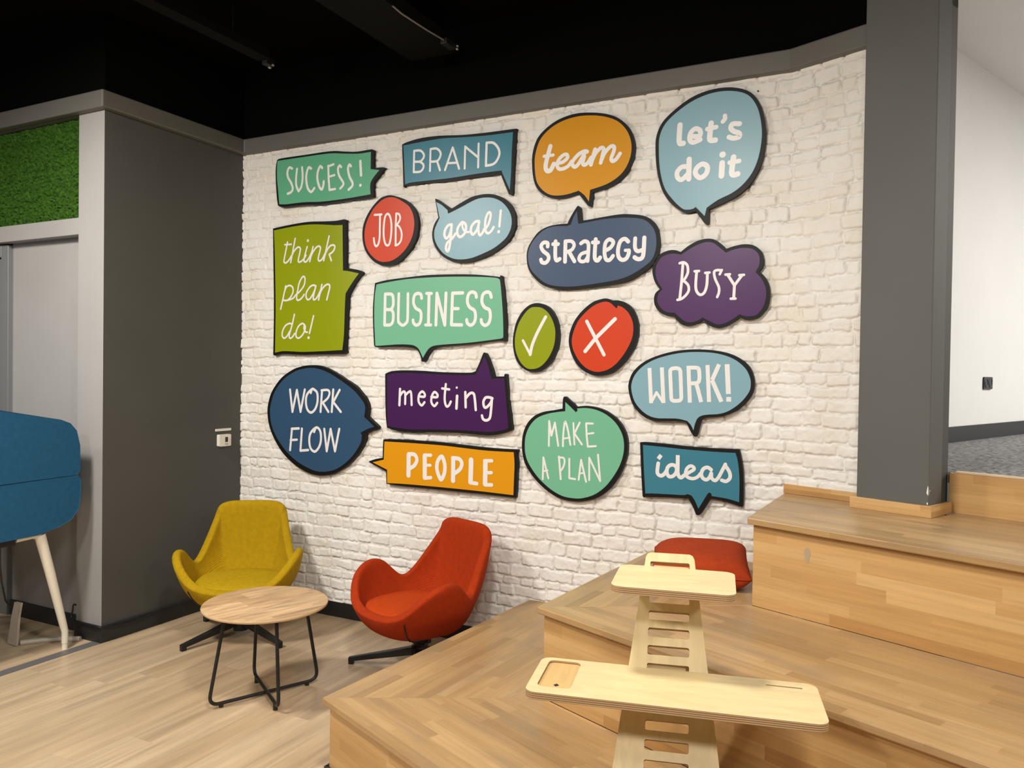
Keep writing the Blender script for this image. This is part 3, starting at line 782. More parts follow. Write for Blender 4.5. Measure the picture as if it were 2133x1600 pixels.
  '''218|-2535,171 -2550,359 -2778,400 -2932,214 -2812,-56 -2519,-298 -2466,-525 -2635,-722 -2863,-692 -2936,-538
226|-2060,422 -2067,-360 -1982,-625 -1800,-560
211|-2209,282* -1903,264*
226|-1464,385* -1474,-725*
196|-1464,392 -1111,370 -949,168 -1064,-83 -1342,-196
218|-1242,-202* -914,-736*
211|-545,217 -338,321 -121,191 -113,-284 -144,-757
196|-152,-264 -504,-354 -650,-584 -537,-755 -301,-749 -147,-538
226|304,383 261,-487 331,-727 459,-752 572,-613
211|132,230* 443,210*
211|835,-266 1157,-104 1304,175 1081,333 856,131 818,-373 908,-721 1111,-768 1298,-562
218|2132,152 1942,306 1701,186 1576,-236 1621,-633 1830,-805 2053,-728 2172,-485 2177,-325
173|2195,-315* 1983,-303*
211|2518,294 2516,-185 2659,-388 2915,-332
226|3014,297 2974,-565 2850,-788 2648,-795 2499,-698'''),
 'busy': (3.2347, 2.0634,
  '-2955,691 -2897,1136 -2609,1568 -2157,1765 -1770,1768 -1481,1663* -1011,1996 -575,2187 -141,2253 230,2183 570,1946 817,1686* 1207,1800 1683,1862 2156,1773 2512,1466 2636,1039 2584,711 2443,492* 2709,195 2890,-172 2955,-593 2907,-1101 2740,-1457 2426,-1781 2017,-1880 1780,-1860 1540,-1749* 1275,-1943 857,-2182 432,-2253 61,-2139 -285,-1854* -625,-2036 -1064,-2130 -1416,-2024 -1775,-1639* -2163,-1583 -2525,-1401 -2793,-1043 -2849,-689 -2771,-404 -2546,-204* -2814,173',
  '-2790,684 -2716,1095 -2476,1433 -2121,1573 -1799,1586 -1446,1519* -945,1820 -509,2012 -138,2082 171,2017 451,1799 806,1487* 1210,1632 1686,1680 2101,1595 2368,1354 2447,1049 2409,750 2253,456* 2536,142 2717,-225 2788,-588 2732,-1036 2593,-1363 2336,-1644 2014,-1707 1807,-1694 1522,-1597* 1212,-1819 824,-2027 429,-2083 88,-1923 -287,-1730* -658,-1910 -1004,-1952 -1291,-1837 -1746,-1449* -2134,-1409 -2430,-1227 -2631,-951 -2668,-695 -2607,-441 -2399,-209* -2684,232',
  '''142|-1349,1090* -1406,118* -1486,-761*
136|-1518,1083 -1312,1113 -1125,953 -1087,607 -1203,329 -1327,162
136|-1295,176 -1069,-52 -1033,-336 -1187,-582 -1406,-748 -1597,-790
142|-640,602 -675,-67 -616,-397 -432,-568 -232,-457 -115,-88 -94,500
130|-741,635* -522,637*
130|-203,529* 7,536*
124|521,426* 624,637*
130|594,617 380,639 244,547 302,205 487,-203 498,-481 419,-710
142|932,362* 1257,-155* 1607,318*
142|1257,-155* 1230,-811*
130|810,398* 1022,404*
130|1487,338* 1704,347*
130|1089,-813* 1314,-814*'''),
 'business': (1.6152, 1.9175,
  '-4566,2280* -3617,2430 -2110,2534 -645,2605 1248,2571 2624,2491 3744,2364 4251,2284* 4271,2380* 4381,2337* 4502,1580 4627,574 4701,-545 4702,-1393* 4023,-1389 2233,-1577 611,-1692 -99,-1771 -432,-1974 -668,-2340 -857,-2605 -1028,-2586* -1105,-2301 -1330,-1933 -1651,-1790 -2797,-1705 -4327,-1731 -4588,-1617* -4686,-203 -4702,852 -4636,1693',
  '-4460,2128* -4280,2206 -2606,2389 -1127,2451 783,2439 2626,2361 3834,2263 4187,2171 4277,1974 4377,1198 4483,37 4522,-1044 4459,-1218 4022,-1292 2231,-1478 373,-1591 -292,-1690 -625,-1933 -933,-2382* -1208,-1892 -1456,-1687 -1851,-1584 -2799,-1560 -4328,-1639 -4485,-1554* -4582,-205 -4597,849 -4556,1564',
  '''202|-3767,1559* -3791,-343*
202|-3767,1559 -3298,1532 -3169,1311 -3162,854 -3336,609 -3769,611
202|-3336,600 -3155,396 -3163,-102 -3347,-341 -3791,-351
193|-2744,1547 -2762,15 -2667,-256 -2415,-388 -2168,-243 -2073,44 -2070,1525
202|-1070,1227 -1136,1453 -1381,1523 -1600,1387 -1653,978 -1491,647 -1146,434 -1091,66 -1184,-279 -1426,-398 -1624,-272 -1676,-87
210|-542,1495* -562,-390*
184|-725,1501* -364,1489*
184|-769,-395* -384,-401*
210|-25,-406* 18,1477* 601,-415* 657,1468*
202|1797,1450* 1102,1453* 1051,-406* 1757,-432*
193|1102,543* 1511,533*
202|2726,1172 2664,1390 2413,1477 2188,1326 2126,914 2290,594 2611,389 2685,-6 2577,-338 2352,-453 2145,-331 2096,-133
202|3710,1141 3626,1377 3403,1443 3160,1295 3099,886 3283,569 3597,405 3670,14 3565,-354 3322,-479 3118,-347 3070,-150'''),
 'check': (2.2716, 1.7973,
  '-1426,-310 -1383,263 -1213,904 -864,1468 -434,1813 -5,1925 423,1860 850,1622 1202,1143 1382,583 1426,165 1380,-461 1161,-1053 787,-1545 328,-1849 -138,-1925 -573,-1841 -1015,-1525 -1303,-990',
  '-1294,-310 -1243,262 -1033,866 -664,1392 -314,1668 37,1702 388,1633 739,1380 1014,972 1174,516 1210,167 1151,-390 949,-914 630,-1371 248,-1673 -180,-1773 -535,-1716 -897,-1417 -1185,-883',
  '''148|-778,-170* -311,-952*
185|-311,-952 -183,-386 138,318 608,1137'''),
 'cross': (2.6702, 1.7962,
  '-1971,-106 -1885,377 -1616,959 -1145,1498 -603,1894 -100,2049 222,2066 508,1964 862,1947 1214,1827 1567,1568 1815,1163 1961,697 1971,134 1842,-396 1541,-961 1096,-1498 574,-1907 5,-2066 -464,-2056 -1015,-1859 -1464,-1485 -1770,-970 -1927,-521',
  '-1784,-107 -1680,340 -1429,887 -996,1358 -528,1705 -61,1879 225,1888 440,1798 763,1504* 831,1670* 1079,1580 1397,1305 1612,935 1705,535 1679,70 1530,-362 1226,-895 778,-1433 322,-1741 -142,-1865 -541,-1836 -945,-1652 -1319,-1312 -1623,-832 -1760,-452',
  '''188|-925,861* 94,-948*
209|684,958* -389,-48* -989,-763*'''),
 'flow': (0.7348, 1.2697,
  '-4611,347 -4519,1061 -4192,1830 -3402,2703 -2424,3266 -1651,3497 -823,3589 -5,3537 866,3255 1847,2787 2812,2279 3469,1678 3798,1216 3844,840 3780,390* 4191,100 4611,-211 4573,-353* 4142,-490 3708,-699* 3569,-1203 3108,-1940 2345,-2704 1445,-3246 650,-3521 -285,-3589 -1174,-3430 -2212,-3005 -3205,-2316 -3948,-1449 -4431,-560',
  '-4375,356 -4282,1018 -3924,1837 -3203,2606 -2292,3119 -1585,3325 -821,3407 -65,3317 683,3083 1607,2639 2577,2084 3177,1576 3535,1160 3587,831 3518,356* 3901,88 4312,-224* 3791,-389 3238,-651* 3358,-811* 3276,-1266 2812,-1958 2163,-2572 1381,-3057 647,-3278 -225,-3339 -986,-3170 -1955,-2789 -2876,-2196 -3682,-1385 -4195,-549',
  '''166|-2616,1942* -2388,477* -2017,1931* -1688,502* -1342,1971*
166c|-739,2009 -1147,1655 -1236,1160 -1102,671 -781,485 -437,742 -256,1238 -294,1775 -549,1989
155|-739,2019* -830,1761*
166|110,1931* 4,562*
155|66,1954 575,1990 732,1800 582,1457 152,1142
166|215,1130* 656,585*
166|1036,2025* 933,595*
166|1555,2013* 1047,1228* 1665,621*
166|-2405,-671* -2550,-2077*
166|-2438,-657* -1822,-604*
155|-2526,-1416* -1974,-1357*
166|-1552,-607* -1661,-2065* -1002,-1987*
166c|-452,-533 -826,-894 -915,-1391 -781,-1876 -431,-2053 -90,-1739 60,-1291 22,-756 -201,-497
155|-389,-530* -511,-781*
166|331,-546* 555,-1970* 856,-522* 1231,-1931* 1559,-490*'''),
 'meeting': (1.6888, 1.4687,
  '-4448,1103* -4154,1228 -3665,1315 -2699,1346 -1749,1329 -586,1273 776,1251 1664,1263 1992,1343* 2225,1801 2477,2371 2562,2428 2671,2390* 2959,1807 3138,1357 3228,1057* 3864,1074* 3924,1217 4030,1200* 4080,697 4202,-418 4363,-1344 4448,-1954* 4083,-2120 3239,-2330 2377,-2353 831,-2313 -762,-2350 -2404,-2428 -3611,-2365 -4262,-2233* -4361,-1487 -4418,-273',
  '-4299,1065* -3663,1154 -2697,1187 -1512,1163 -125,1123 1225,1104 2017,1145* 2271,1612 2566,2201* 2788,1806 2968,1242 3081,904* 3400,947 3887,955* 3960,322 4083,-795 4205,-1872* 3870,-1999 3022,-2152 2156,-2155 829,-2140 -764,-2182 -2407,-2257 -3370,-2213 -4204,-2129* -4278,-1079',
  '''168|-3308,189* -3342,-799*
151|-3312,-244 -3088,22 -2928,-54 -2918,-713
151|-2916,-194 -2679,12 -2497,-4 -2438,-758
151|-1938,-216 -1538,-237 -1503,-70 -1684,75 -1907,-128 -1934,-524 -1718,-763 -1510,-571
151|-1025,-231 -632,-236 -597,-75 -798,65 -971,-143 -1020,-537 -808,-773 -604,-583
151|-17,550 -83,-159 -54,-547 63,-768 221,-701 344,-477
143|-273,296* 229,245*
176|775,-128* 742,-862*
143|745,364
160|1329,109* 1365,-772*
160|1357,-255 1639,40 1881,46 1973,-257 2049,-910
160|3141,-205 2947,-154 2689,-180 2551,-430 2620,-723 2784,-718 3038,-453 3112,-244
160|3111,-206 3065,-829 2987,-1342 2753,-1491 2544,-1416 2468,-1222'''),
 'people': (1.6493, 1.0321,
  '-4136,1393* -3563,1436 -1912,1453 -48,1439 1499,1368 3000,1299 4217,1282 5192,1295* 5217,1212* 5115,1143* 5206,473 5172,-375 5142,-1435* 4929,-1453 3042,-1420 1031,-1411 -1062,-1402 -2965,-1394 -3859,-1348* -3898,-589* -4496,-352 -5216,-97* -5217,-36* -4675,147 -4164,249* -4161,781',
  '-4038,1273* -2181,1280 -45,1261 1501,1193 3002,1126 4219,1124 4959,1134* 5017,460 4997,-388 4974,-1314* 3040,-1268 1029,-1248 -1065,-1244 -2691,-1258 -3804,-1298* -3816,-468* -4929,-79* -4078,138*',
  '''298|-2214,552* -2217,-698*
241|-2225,597 -1791,591 -1613,294 -1781,-56 -2093,-258
298|-1049,555* -1029,-747*
202|-1082,607* -614,626*
183|-976,-11* -647,20*
212|-991,-780* -594,-724*
250c|96,580 -135,254 -154,-237 116,-774 345,-424 390,67 253,501
289|961,524* 970,-785*
241|924,552 1359,527 1556,276 1429,-74 1056,-364
308|2177,513* 2157,-774*
221|2163,-817* 2578,-837*
298|3135,487* 3131,-808*
202|3071,526* 3550,557*
193|3219,-154* 3537,-131*
212|3132,-864* 3563,-839*'''),
 'plan': (2.5072, 1.1842,
  '-3115,88 -3049,690 -2814,1259 -2381,1714 -1820,1971 -1177,2092 -648,2200* -642,2636 -595,2831 -490,2865 -384,2798* 167,2331* 332,2356 744,2389 1396,2314 2043,2071 2606,1640 2968,1093 3115,539 3105,-60 2922,-747 2579,-1448 2074,-2092 1438,-2564 707,-2800 87,-2865 -671,-2783 -1445,-2456 -2236,-1846 -2820,-1132 -3052,-508',
  '-2928,98 -2870,619 -2636,1147 -2205,1602 -1602,1861 -962,1994 -477,2058* -485,2563* -166,2301 151,2022* 253,2122* 218,2237* 745,2274 1317,2197 1885,1971 2409,1576 2773,1047 2919,529 2909,-35 2724,-685 2379,-1312 1911,-1916 1313,-2383 663,-2630 126,-2695 -589,-2620 -1319,-2289 -2064,-1715 -2645,-1001 -2875,-458',
  '''112|-1435,100* -1436,1475* -1290,677* -1089,1403* -868,132*
112|-584,128 -580,693 -488,1475 -322,1094 -140,230
96|-536,551* -180,616*
104|16,1426* 97,255*
112|388,1465* 87,861* 532,286*
112|768,1431* 803,800* 883,183*
112|780,1443* 1147,1447*
104|810,869* 1197,934*
112|883,183* 1342,235*
112|-1780,-1781* -1757,-568* -1436,-1708*
96|-1757,-1337* -1486,-1271*
120|-815,-470* -689,-1699*
112|-793,-520 -539,-520 -472,-741 -564,-1059 -730,-1265
112|-194,-549* -176,-1615* 171,-1635*
112|378,-1658* 505,-562* 813,-1733*
88|476,-1296* 681,-1263*
112|995,-1624* 975,-418* 1625,-1633* 1480,-226*'''),
 'work': (3.1417, 1.508,
  '-3226,121 -3192,555 -2991,1025 -2551,1461 -1945,1794 -1112,2058 -293,2194 514,2220 1307,2162 2026,1999 2584,1719 2985,1348 3190,885 3226,545 3174,109 2925,-333 2536,-720 2080,-1003 1586,-1163 894,-1247 689,-1358 582,-1618 478,-2071 400,-2220 288,-2209* 138,-1991 -113,-1519* -391,-1482 -1050,-1493 -1718,-1514 -2229,-1376 -2679,-1062 -3033,-574',
  '-3063,125 -3018,558 -2818,960 -2413,1362 -1808,1696 -1043,1928 -258,2059 516,2085 1278,2029 1905,1873 2402,1624 2805,1253 3009,851 3060,541 3007,167 2741,-245 2381,-600 1954,-881 1521,-1023 1018,-1073 701,-1133 480,-1270 356,-1531 266,-1905* 132,-1637 -66,-1436* -557,-1343 -1119,-1349 -1654,-1353 -2095,-1239 -2510,-956 -2879,-503',
  '''207f|-2094,1250* -1971,-592*
207f|-1432,1289* -1312,-562*
148|-1939,-492* -1690,-25* -1360,-491*
200c|-984,985 -976,1131 -899,1220 -767,1247 -636,1249 -530,1217 -463,1121 -448,992 -419,475 -389,-107 -380,-236 -411,-350 -508,-414 -639,-428 -754,-431 -854,-398 -905,-299 -914,-153 -951,465
207f|-44,1384* 63,-497*
200|-17,1281 370,1285 494,1180 528,717 416,517 46,484
207f|385,458* 641,-457*
207f|926,1430* 1038,-436*
213f|1507,1467* 1176,680*
213f|1160,680* 1651,-408*
239f|1896,1480* 1988,-8*
239f|2006,-155* 2014,-391*'''),
 'ideas': (3.1549, 1.0663,
  '-2670,1748* -2311,1773 -1181,1732 -79,1670 996,1650 1915,1662 2419,1664* 2515,1315 2630,614 2670,-171 2667,-1130* 2560,-1166 2224,-1078 1702,-965 1068,-887* 810,-1338 523,-1768 334,-1773* 193,-1421 -59,-997* -442,-1002 -1133,-1021 -1977,-1079 -2333,-1095 -2404,-1143* -2486,-1080* -2586,249',
  '-2509,1623* -1458,1579 -349,1519 733,1487 1527,1480 2255,1484* 2364,1122 2453,470 2478,-186 2474,-950* 1830,-821 1119,-762* 1090,-644 996,-598 905,-673* 672,-1082 464,-1464* 268,-1063 101,-821* -118,-758* -308,-828 -1136,-856 -1980,-885 -2336,-915* -2428,260',
  '''195|-1668,713 -1712,310 -1658,135 -1488,78 -1322,200 -1200,401
200f|-1521,1149* -1672,942*
189c|-982,676 -1161,541 -1206,291 -1097,79 -902,93 -734,269 -688,491 -788,648
200f|-646,1202* -641,494*
195|-641,494 -636,331 -586,144 -460,58 -285,193
173|-325,163 -55,345 199,525 156,657 -7,678 -168,527 -223,279 -119,110 140,48 381,147 539,333
184|1068,571 881,674 669,571 580,309 664,114 839,46 996,178 1077,398
179|1085,372 1102,159 1263,38 1419,169 1546,405
179|1546,405* 1773,885*
179|1774,819 1975,515 2006,226 1827,41 1604,77'''),
}

SIGN_INFO = {
 'success': ('sea_green', 'green speech bubble sign reading SUCCESS! with a tail on its right'),
 'brand': ('teal', 'teal speech bubble sign reading BRAND with a long tail at lower right'),
 'team': ('orange', 'round orange speech bubble sign reading team'),
 'lets': ('sky', "large pale blue speech bubble sign reading let's do it"),
 'job': ('red', 'round red sign reading JOB'),
 'goal': ('sky', 'pale blue speech bubble sign reading goal! with a tail at upper left'),
 'think': ('lime', 'tall lime green speech bubble sign reading think plan do!'),
 'strategy': ('navy', 'slate blue oval speech bubble sign reading strategy'),
 'busy': ('plum', 'purple cloud shaped sign reading BUSY'),
 'business': ('mint', 'mint green speech bubble sign reading BUSINESS'),
 'check': ('lime', 'oval lime green sign with a white check mark'),
 'cross': ('red', 'round red sign with a white X mark'),
 'flow': ('deep_blue', 'large round dark blue speech bubble sign reading WORK FLOW'),
 'meeting': ('violet', 'dark purple speech bubble sign reading meeting with a tail on top'),
 'people': ('amber', 'orange banner shaped speech bubble sign reading PEOPLE with a tail on the left'),
 'plan': ('mint', 'round mint green speech bubble sign reading MAKE A PLAN'),
 'work': ('sky', 'pale blue oval speech bubble sign reading WORK!'),
 'ideas': ('teal', 'teal speech bubble sign reading ideas with a tail below')}
SC = {'sea_green': (0.115, 0.40, 0.235), 'mint': (0.17, 0.46, 0.29), 'teal': (0.045, 0.20, 0.275), 'orange': (0.62, 0.27, 0.006), 'amber': (0.70, 0.30, 0.004),
      'sky': (0.225, 0.40, 0.475), 'red': (0.60, 0.052, 0.012), 'lime': (0.27, 0.32, 0.002), 'navy': (0.052, 0.085, 0.155), 'deep_blue': (0.030, 0.078, 0.155),
      'plum': (0.072, 0.018, 0.105), 'violet': (0.052, 0.010, 0.078)}
WORDS = {'lets': [7, 10], 'think': [11, 19], 'flow': [8], 'plan': [9, 11]}
SM = {k: mat('sign_' + k, c, 0.36, spec=0.32) for k, c in SC.items()}
def parse(s):
    return [(float(t.rstrip('*').split(',')[0]) / 1e4, float(t.rstrip('*').split(',')[1]) / 1e4, t.endswith('*')) for t in s.split()]
def flat(m, pts, y):
    P3 = [Vector((p[0], y, p[1])) for p in pts]
    for t in tessellate_polygon([[Vector((p[0], p[1], 0)) for p in pts]]):
        a = [P3[k] for k in t]
        if (a[1] - a[0]).cross(a[2] - a[0]).y > 0: a = [a[0], a[2], a[1]]
        m.face(a, (1, 0, 0))
def plate(m, pts, y0, y1):
    flat(m, pts, y1)
    n = len(pts)
    ar = sum(pts[k][0] * pts[(k + 1) % n][1] - pts[(k + 1) % n][0] * pts[k][1] for k in range(n))
    for k in range(n):
        a, b = pts[k], pts[(k + 1) % n]
        if ar < 0: a, b = b, a
        m.face([(a[0], y0, a[1]), (b[0], y0, b[1]), (b[0], y1, b[1]), (a[0], y1, a[1])], (1, 0, 0))
def w_raw(spec): return spec.split('|')[0]
def stroke(m, spec, y, i):
    w, p = spec.split('|')
    fl = w.lstrip('0123456789.'); w = float(w[:len(w) - len(fl)]) / 1e4 / 2
    pts = parse(p)
    inner_c = [k for k in range(1, len(pts) - 1) if pts[k][2]] if 'c' not in fl else []
    if inner_c:
        ks = [0] + inner_c + [len(pts) - 1]
        toks = p.split()
        for n_, (k0, k1) in enumerate(zip(ks[:-1], ks[1:])):
            stroke(m, w_raw(spec) + '|' + ' '.join(toks[k0:k1 + 1]), y - n_ * .000031, i)
        return
    y = y - (i % 9) * 0.00011
    if len(pts) == 1:
        c = pts[0]; flat(m, [(c[0] + w * math.cos(a * math.pi / 10), c[1] + w * math.sin(a * math.pi / 10)) for a in range(20)], y); return
    if 'c' in fl:
        path = smooth_path(pts[:-1] if False else pts, True, 6)
    else:
        path = smooth_path(pts, False, 6)
    cl = 'c' in fl
    n = len(path); Lf = []; Rt = []
    for k in range(n):
        p0 = path[k - 1] if (k > 0 or cl) else path[k]; p1 = path[(k + 1) % n] if (k < n - 1 or cl) else path[k]
        d0 = (path[k] - p0); d1 = (p1 - path[k])
        if d0.length < 1e-9: d0 = d1
        if d1.length < 1e-9: d1 = d0
        d0.normalize(); d1.normalize()
        t = d0 + d1
        if t.length < 1e-6: t = d1
        t.normalize(); nn = Vector((-t.y, t.x))
        k_ = w / max(0.55, abs(nn.dot(Vector((-d1.y, d1.x)))))
        Lf.append(path[k] + nn * k_); Rt.append(path[k] - nn * k_)
    for k in range(n if cl else n - 1):
        j = (k + 1) % n
        a = [Lf[k], Rt[k], Rt[j], Lf[j]]
        for tri in ((a[0], a[1], a[2]), (a[0], a[2], a[3])):
            q = [Vector((p.x, y - k * 0.000003, p.y)) for p in tri]
            nn = (q[1] - q[0]).cross(q[2] - q[0])
            if nn.length < 1e-12: continue
            if nn.y > 0: q = [q[0], q[2], q[1]]
            m.face(q, (1, 0, 0))
    if not cl and 'f' not in fl:
        for c in (path[0], path[-1]):
            flat(m, [(c.x + w * math.cos(a * math.pi / 8), c.y + w * math.sin(a * math.pi / 8)) for a in range(16)], y - (0.000002 if c is path[0] else n * 0.000003 + 0.000005))
for key, (cx, cz, outer, inner, strokes) in SIGNS.items():
    colr, label = SIGN_INFO[key]
    t = thing('speech_bubble_sign' if key not in ('check', 'cross', 'job') else 'round_sign', label, 'sign', (cx, 0, cz), 0, 'painted word signs on the white brick wall')
    m = MB(); plate(m, smooth_path(parse(outer), True, 5), -0.008, -0.036); m.build('backing_board', M['board_black'], t)
    m = MB(); plate(m, smooth_path(parse(inner), True, 5), -0.0361, -0.0368); m.build('face_panel', SM[colr], t)
    lines = strokes.split('\n'); cuts = [0] + WORDS.get(key, []) + [len(lines)]
    for a, b_ in zip(cuts[:-1], cuts[1:]):          # one part per written word
        m = MB()
        for i in range(a, b_): stroke(m, lines[i], -0.0372, i)
        m.build({'check': 'check_mark', 'cross': 'cross_mark'}.get(key, 'lettering'), M['letter'], t)

# ------------------------------------------------------------------ lounge chairs
def chair(label, loc, rz, mshell, mseat):
    t = thing('lounge_chair', label, 'chair', loc, rz, 'swivel lounge chairs by the brick wall')
    half = [(.335, 0, .335), (.322, .15, .343), (.288, .25, .378), (.225, .332, .465), (.125, .372, .522), (.025, .368, .520), (-.05, .345, .455), (-.105, .312, .422),
            (-.165, .285, .475), (-.235, .255, .575), (-.295, .233, .660), (-.335, .214, .718), (-.352, .145, .752)]
    full = half + [(-.356, 0, .756)] + [(x, -y, z) for x, y, z in reversed(half[1:])]
    n = len(full); rim = []
    for i in range(n):
        p0, p1, p2, p3 = (Vector(full[(i + k) % n]) for k in (-1, 0, 1, 2))
        for k in range(3):
            q = k / 3
            rim.append(0.5 * ((2 * p1) + (p2 - p0) * q + (2 * p0 - 5 * p1 + 4 * p2 - p3) * q * q + (3 * p1 - p0 - 3 * p2 + p3) * q ** 3))
    zb = .176; c = Vector((-.01, 0, zb)); rows = []
    for j in range(15):
        q = j / 14; row = []
        for R in rim:
            xyv = Vector((R.x, R.y, 0)); q_ = xyv.normalized() * (xyv.length ** -10 + .342 ** -10) ** -.1
            a = Vector((0, 0, 0)) + c + q_ * .12
            p1 = Vector((q_.x * .80, q_.y * .80, zb + .004))
            p2 = q_ * 1.03 + (xyv - q_) * .30; p2.z = zb + .42 * (min(R.z, .62) - zb)
            row.append(a * (1 - q) ** 3 + p1 * 3 * q * (1 - q) ** 2 + p2 * 3 * q * q * (1 - q) + R * q ** 3)
        for _ in range(int(26 * q * (1 - q) ** .6)):
            row = [row[k] * .5 + (row[k - 1] + row[(k + 1) % len(row)]) * .25 for k in range(len(row))]
        rows.append(row)
    m = MB(); m.grid(rows, closed_u=True)
    m.f.append(tuple(range(len(rim)))[::-1]); m.uv.append([(0, 0)] * len(rim)); m.mi.append(0); m.sm.append(True)
    o = m.build('shell', mshell, t)
    md = o.modifiers.new('thick', 'SOLIDIFY'); md.thickness = .05; md.offset = -1; md.use_even_offset = False
    md = o.modifiers.new('sub', 'SUBSURF'); md.levels = 1; md.render_levels = 2
    # seat pad
    prow = []
    def pad(r, z): return [((.248 * r) * math.copysign(abs(math.cos(a)) ** .8, math.cos(a)) + .035, (.252 * r) * math.copysign(abs(math.sin(a)) ** .8, math.sin(a)), z) for a in [2 * math.pi * k / 40 for k in range(40)]]
    for r, z in ((.9, .27), (.99, .285), (1.0, .312), (.995, .333), (.975, .344), (.92, .350), (.6, .356), (.3, .358), (.001, .358)): prow.append(pad(r, z))
    m = MB(); m.grid(prow, closed_u=True); m.build('seat_cushion', mseat, t)
    # seam on the outside of the shell
    for sy in (-1, 1):
        rim_i = min(range(len(rim)), key=lambda k: (rim[k] - Vector((.285, sy * .25, .38))).length)
        seam = []
        for r_ in range(5, 13):
            p_ = rows[r_][rim_i]; du = rows[r_][(rim_i + 1) % len(rim)] - rows[r_][rim_i - 1]; dv_ = rows[r_ + 1][rim_i] - rows[r_ - 1][rim_i]
            nn = nrm(du.cross(dv_)); nn = nn if nn.dot(Vector((p_.x, p_.y, -.3))) > 0 else -nn
            seam.append(p_ + nn * .002)
        m = MB(); m.tube(seam, .0035, 6); m.build('side_seam', M['black'], t)
    # swivel base
    m = MB(); m.lathe([(.045, .03), (.045, .11), (.032, .115), (.032, .13), (.05, .135), (.05, .15)], 24); m.build('swivel_column', M['steel'], t)
    for k in range(4):
        a = math.radians(45 + 90 * k)
        m = MB()
        c_, s_ = math.cos(a), math.sin(a)
        xf = lambda p: Vector((p.x * c_ - p.y * s_, p.x * s_ + p.y * c_, p.z))
        A = [(.02, .021, .108), (.02, -.021, .108), (.02, -.021, .064), (.02, .021, .064)]
        B = [(.388, .013, .036), (.388, -.013, .036), (.388, -.013, .014), (.388, .013, .014)]
        A = [xf(Vector(p)) for p in A]; B = [xf(Vector(p)) for p in B]
        m.face(A); m.face(B[::-1])
        for i in range(4): m.face([A[(i + 1) % 4], A[i], B[i], B[(i + 1) % 4]])
        leg = m.build('leg', M['steel'], t, bevel=.003)
        m = MB(); m.box((.358, -.012, 0), (.386, .012, .018), xf=xf); m.build('glide', M['black'], leg)
    return t
chair('mustard yellow lounge chair with curved arms in the wall corner', (0.581, -0.552, 0), math.radians(-55), M['yellow'], M['yellow_seat'])
chair('orange red lounge chair with curved arms beside the wooden steps', (1.80, -0.455, 0), math.radians(-110), M['red'], M['red_seat'])

# ------------------------------------------------------------------ coffee table
t = thing('coffee_table', 'round oak topped coffee table on a black wire frame in front of the chairs', 'table', (1.343, -1.132, 0))
m = MB(); m.lathe([(.288, .434), (.298, .438), (.300, .446), (.298, .450)], 72, cap=False, mi=1)
m.face([(.298 * math.cos(2 * math.pi * k / 72), .298 * math.sin(2 * math.pi * k / 72), .450) for k in range(72)], (0.35, 1, 0))
m.face([(.288 * math.cos(-2 * math.pi * k / 72), .288 * math.sin(-2 * math.pi * k / 72), .434) for k in range(72)], (0.35, 1, 0))
m.build('table_top', [M['oak'], M['oak_edge']], t)
def arc(p0, p1, p2, r=.045, n=7):
    a = nrm(p0 - p1); b_ = nrm(p2 - p1); ang = math.acos(max(-1, min(1, a.dot(b_)))); dl = r / math.tan(ang / 2)
    s, e = p1 + a * dl, p1 + b_ * dl
    return [(s * (1 - q) ** 2 + p1 * 2 * q * (1 - q) + e * q * q) for q in [k / n for k in range(n + 1)]]
for dv, zb, R0, R1 in (((.411, .912), .018, .275, .20), ((-.848, .53), .030, .245, .19)):
    D = Vector((dv[0], dv[1], 0)); C0 = Vector((.022, -.018, 0))
    P0 = C0 - D * R1 + Vector((0, 0, .434)); P1 = C0 - D * R0 + Vector((0, 0, zb)); P2 = C0 + D * R0 + Vector((0, 0, zb)); P3 = C0 + D * R1 + Vector((0, 0, .434))
    m = MB(); m.tube([P0] + arc(P0, P1, P2) + arc(P1, P2, P3) + [P3], .0085, 10); leg = m.build('wire_leg', M['steel'], t)
    for sgn in (-1, 1):
        q = C0 + D * sgn * (R0 - .06)
        m = MB(); m.lathe([(.011, 0), (.011, zb)], 12, c=(q.x, q.y)); m.build('foot_pad', M['black'], leg)

# ------------------------------------------------------------------ ply standing desk on the lowest step
hx = Vector((.9654, .2606, 0)); oo = Vector((3.5294, -1.7564, .9031))
tilt = .58952; dnb, dnz = -math.sin(tilt), -math.cos(tilt)
foot = oo + Vector((.1449, -.5368, -.8312)) * .7134
t = thing('standing_desk', 'birch plywood ladder desk stand with two shelves standing on the lowest step', 'desk stand', (oo.x, oo.y, H1), math.atan2(hx.y, hx.x))
oz = oo.z - H1
def lad(p):   # plane coords: x across, y down the board, z out of the front
    return Vector((p.x, p.y * dnb - p.z * (-dnz) * 1.0, oz + p.y * dnz + p.z * math.sin(tilt) * 1.0))
half = lambda q: .0915 + .114 * q
outer = [(x, q) for x, q in ((-.058, -.180), (-.067, -.176), (-.0725, -.165))] + [(-half(.699), .699), (half(.699), .699)] + [(.0725, -.165), (.067, -.176), (.058, -.180)]
holes = []
for k in list(range(-3, 13)):
    q0 = .05038 * k - .0006
    if k in (-3,): pass
    holes.append([(a, b_) for a, b_ in rrect(-.0585, q0, .0585, q0 + .0265, .005, 3)])
m = MB(); m.holed(outer, holes, -.018, 0, (0, 1, 0), xf=lad, mi_side=1)
m.uv = [[(u_, v_) for u_, v_ in f_] for f_ in m.uv]
m.build('ladder_board', [M['birch'], M['ply']], t)
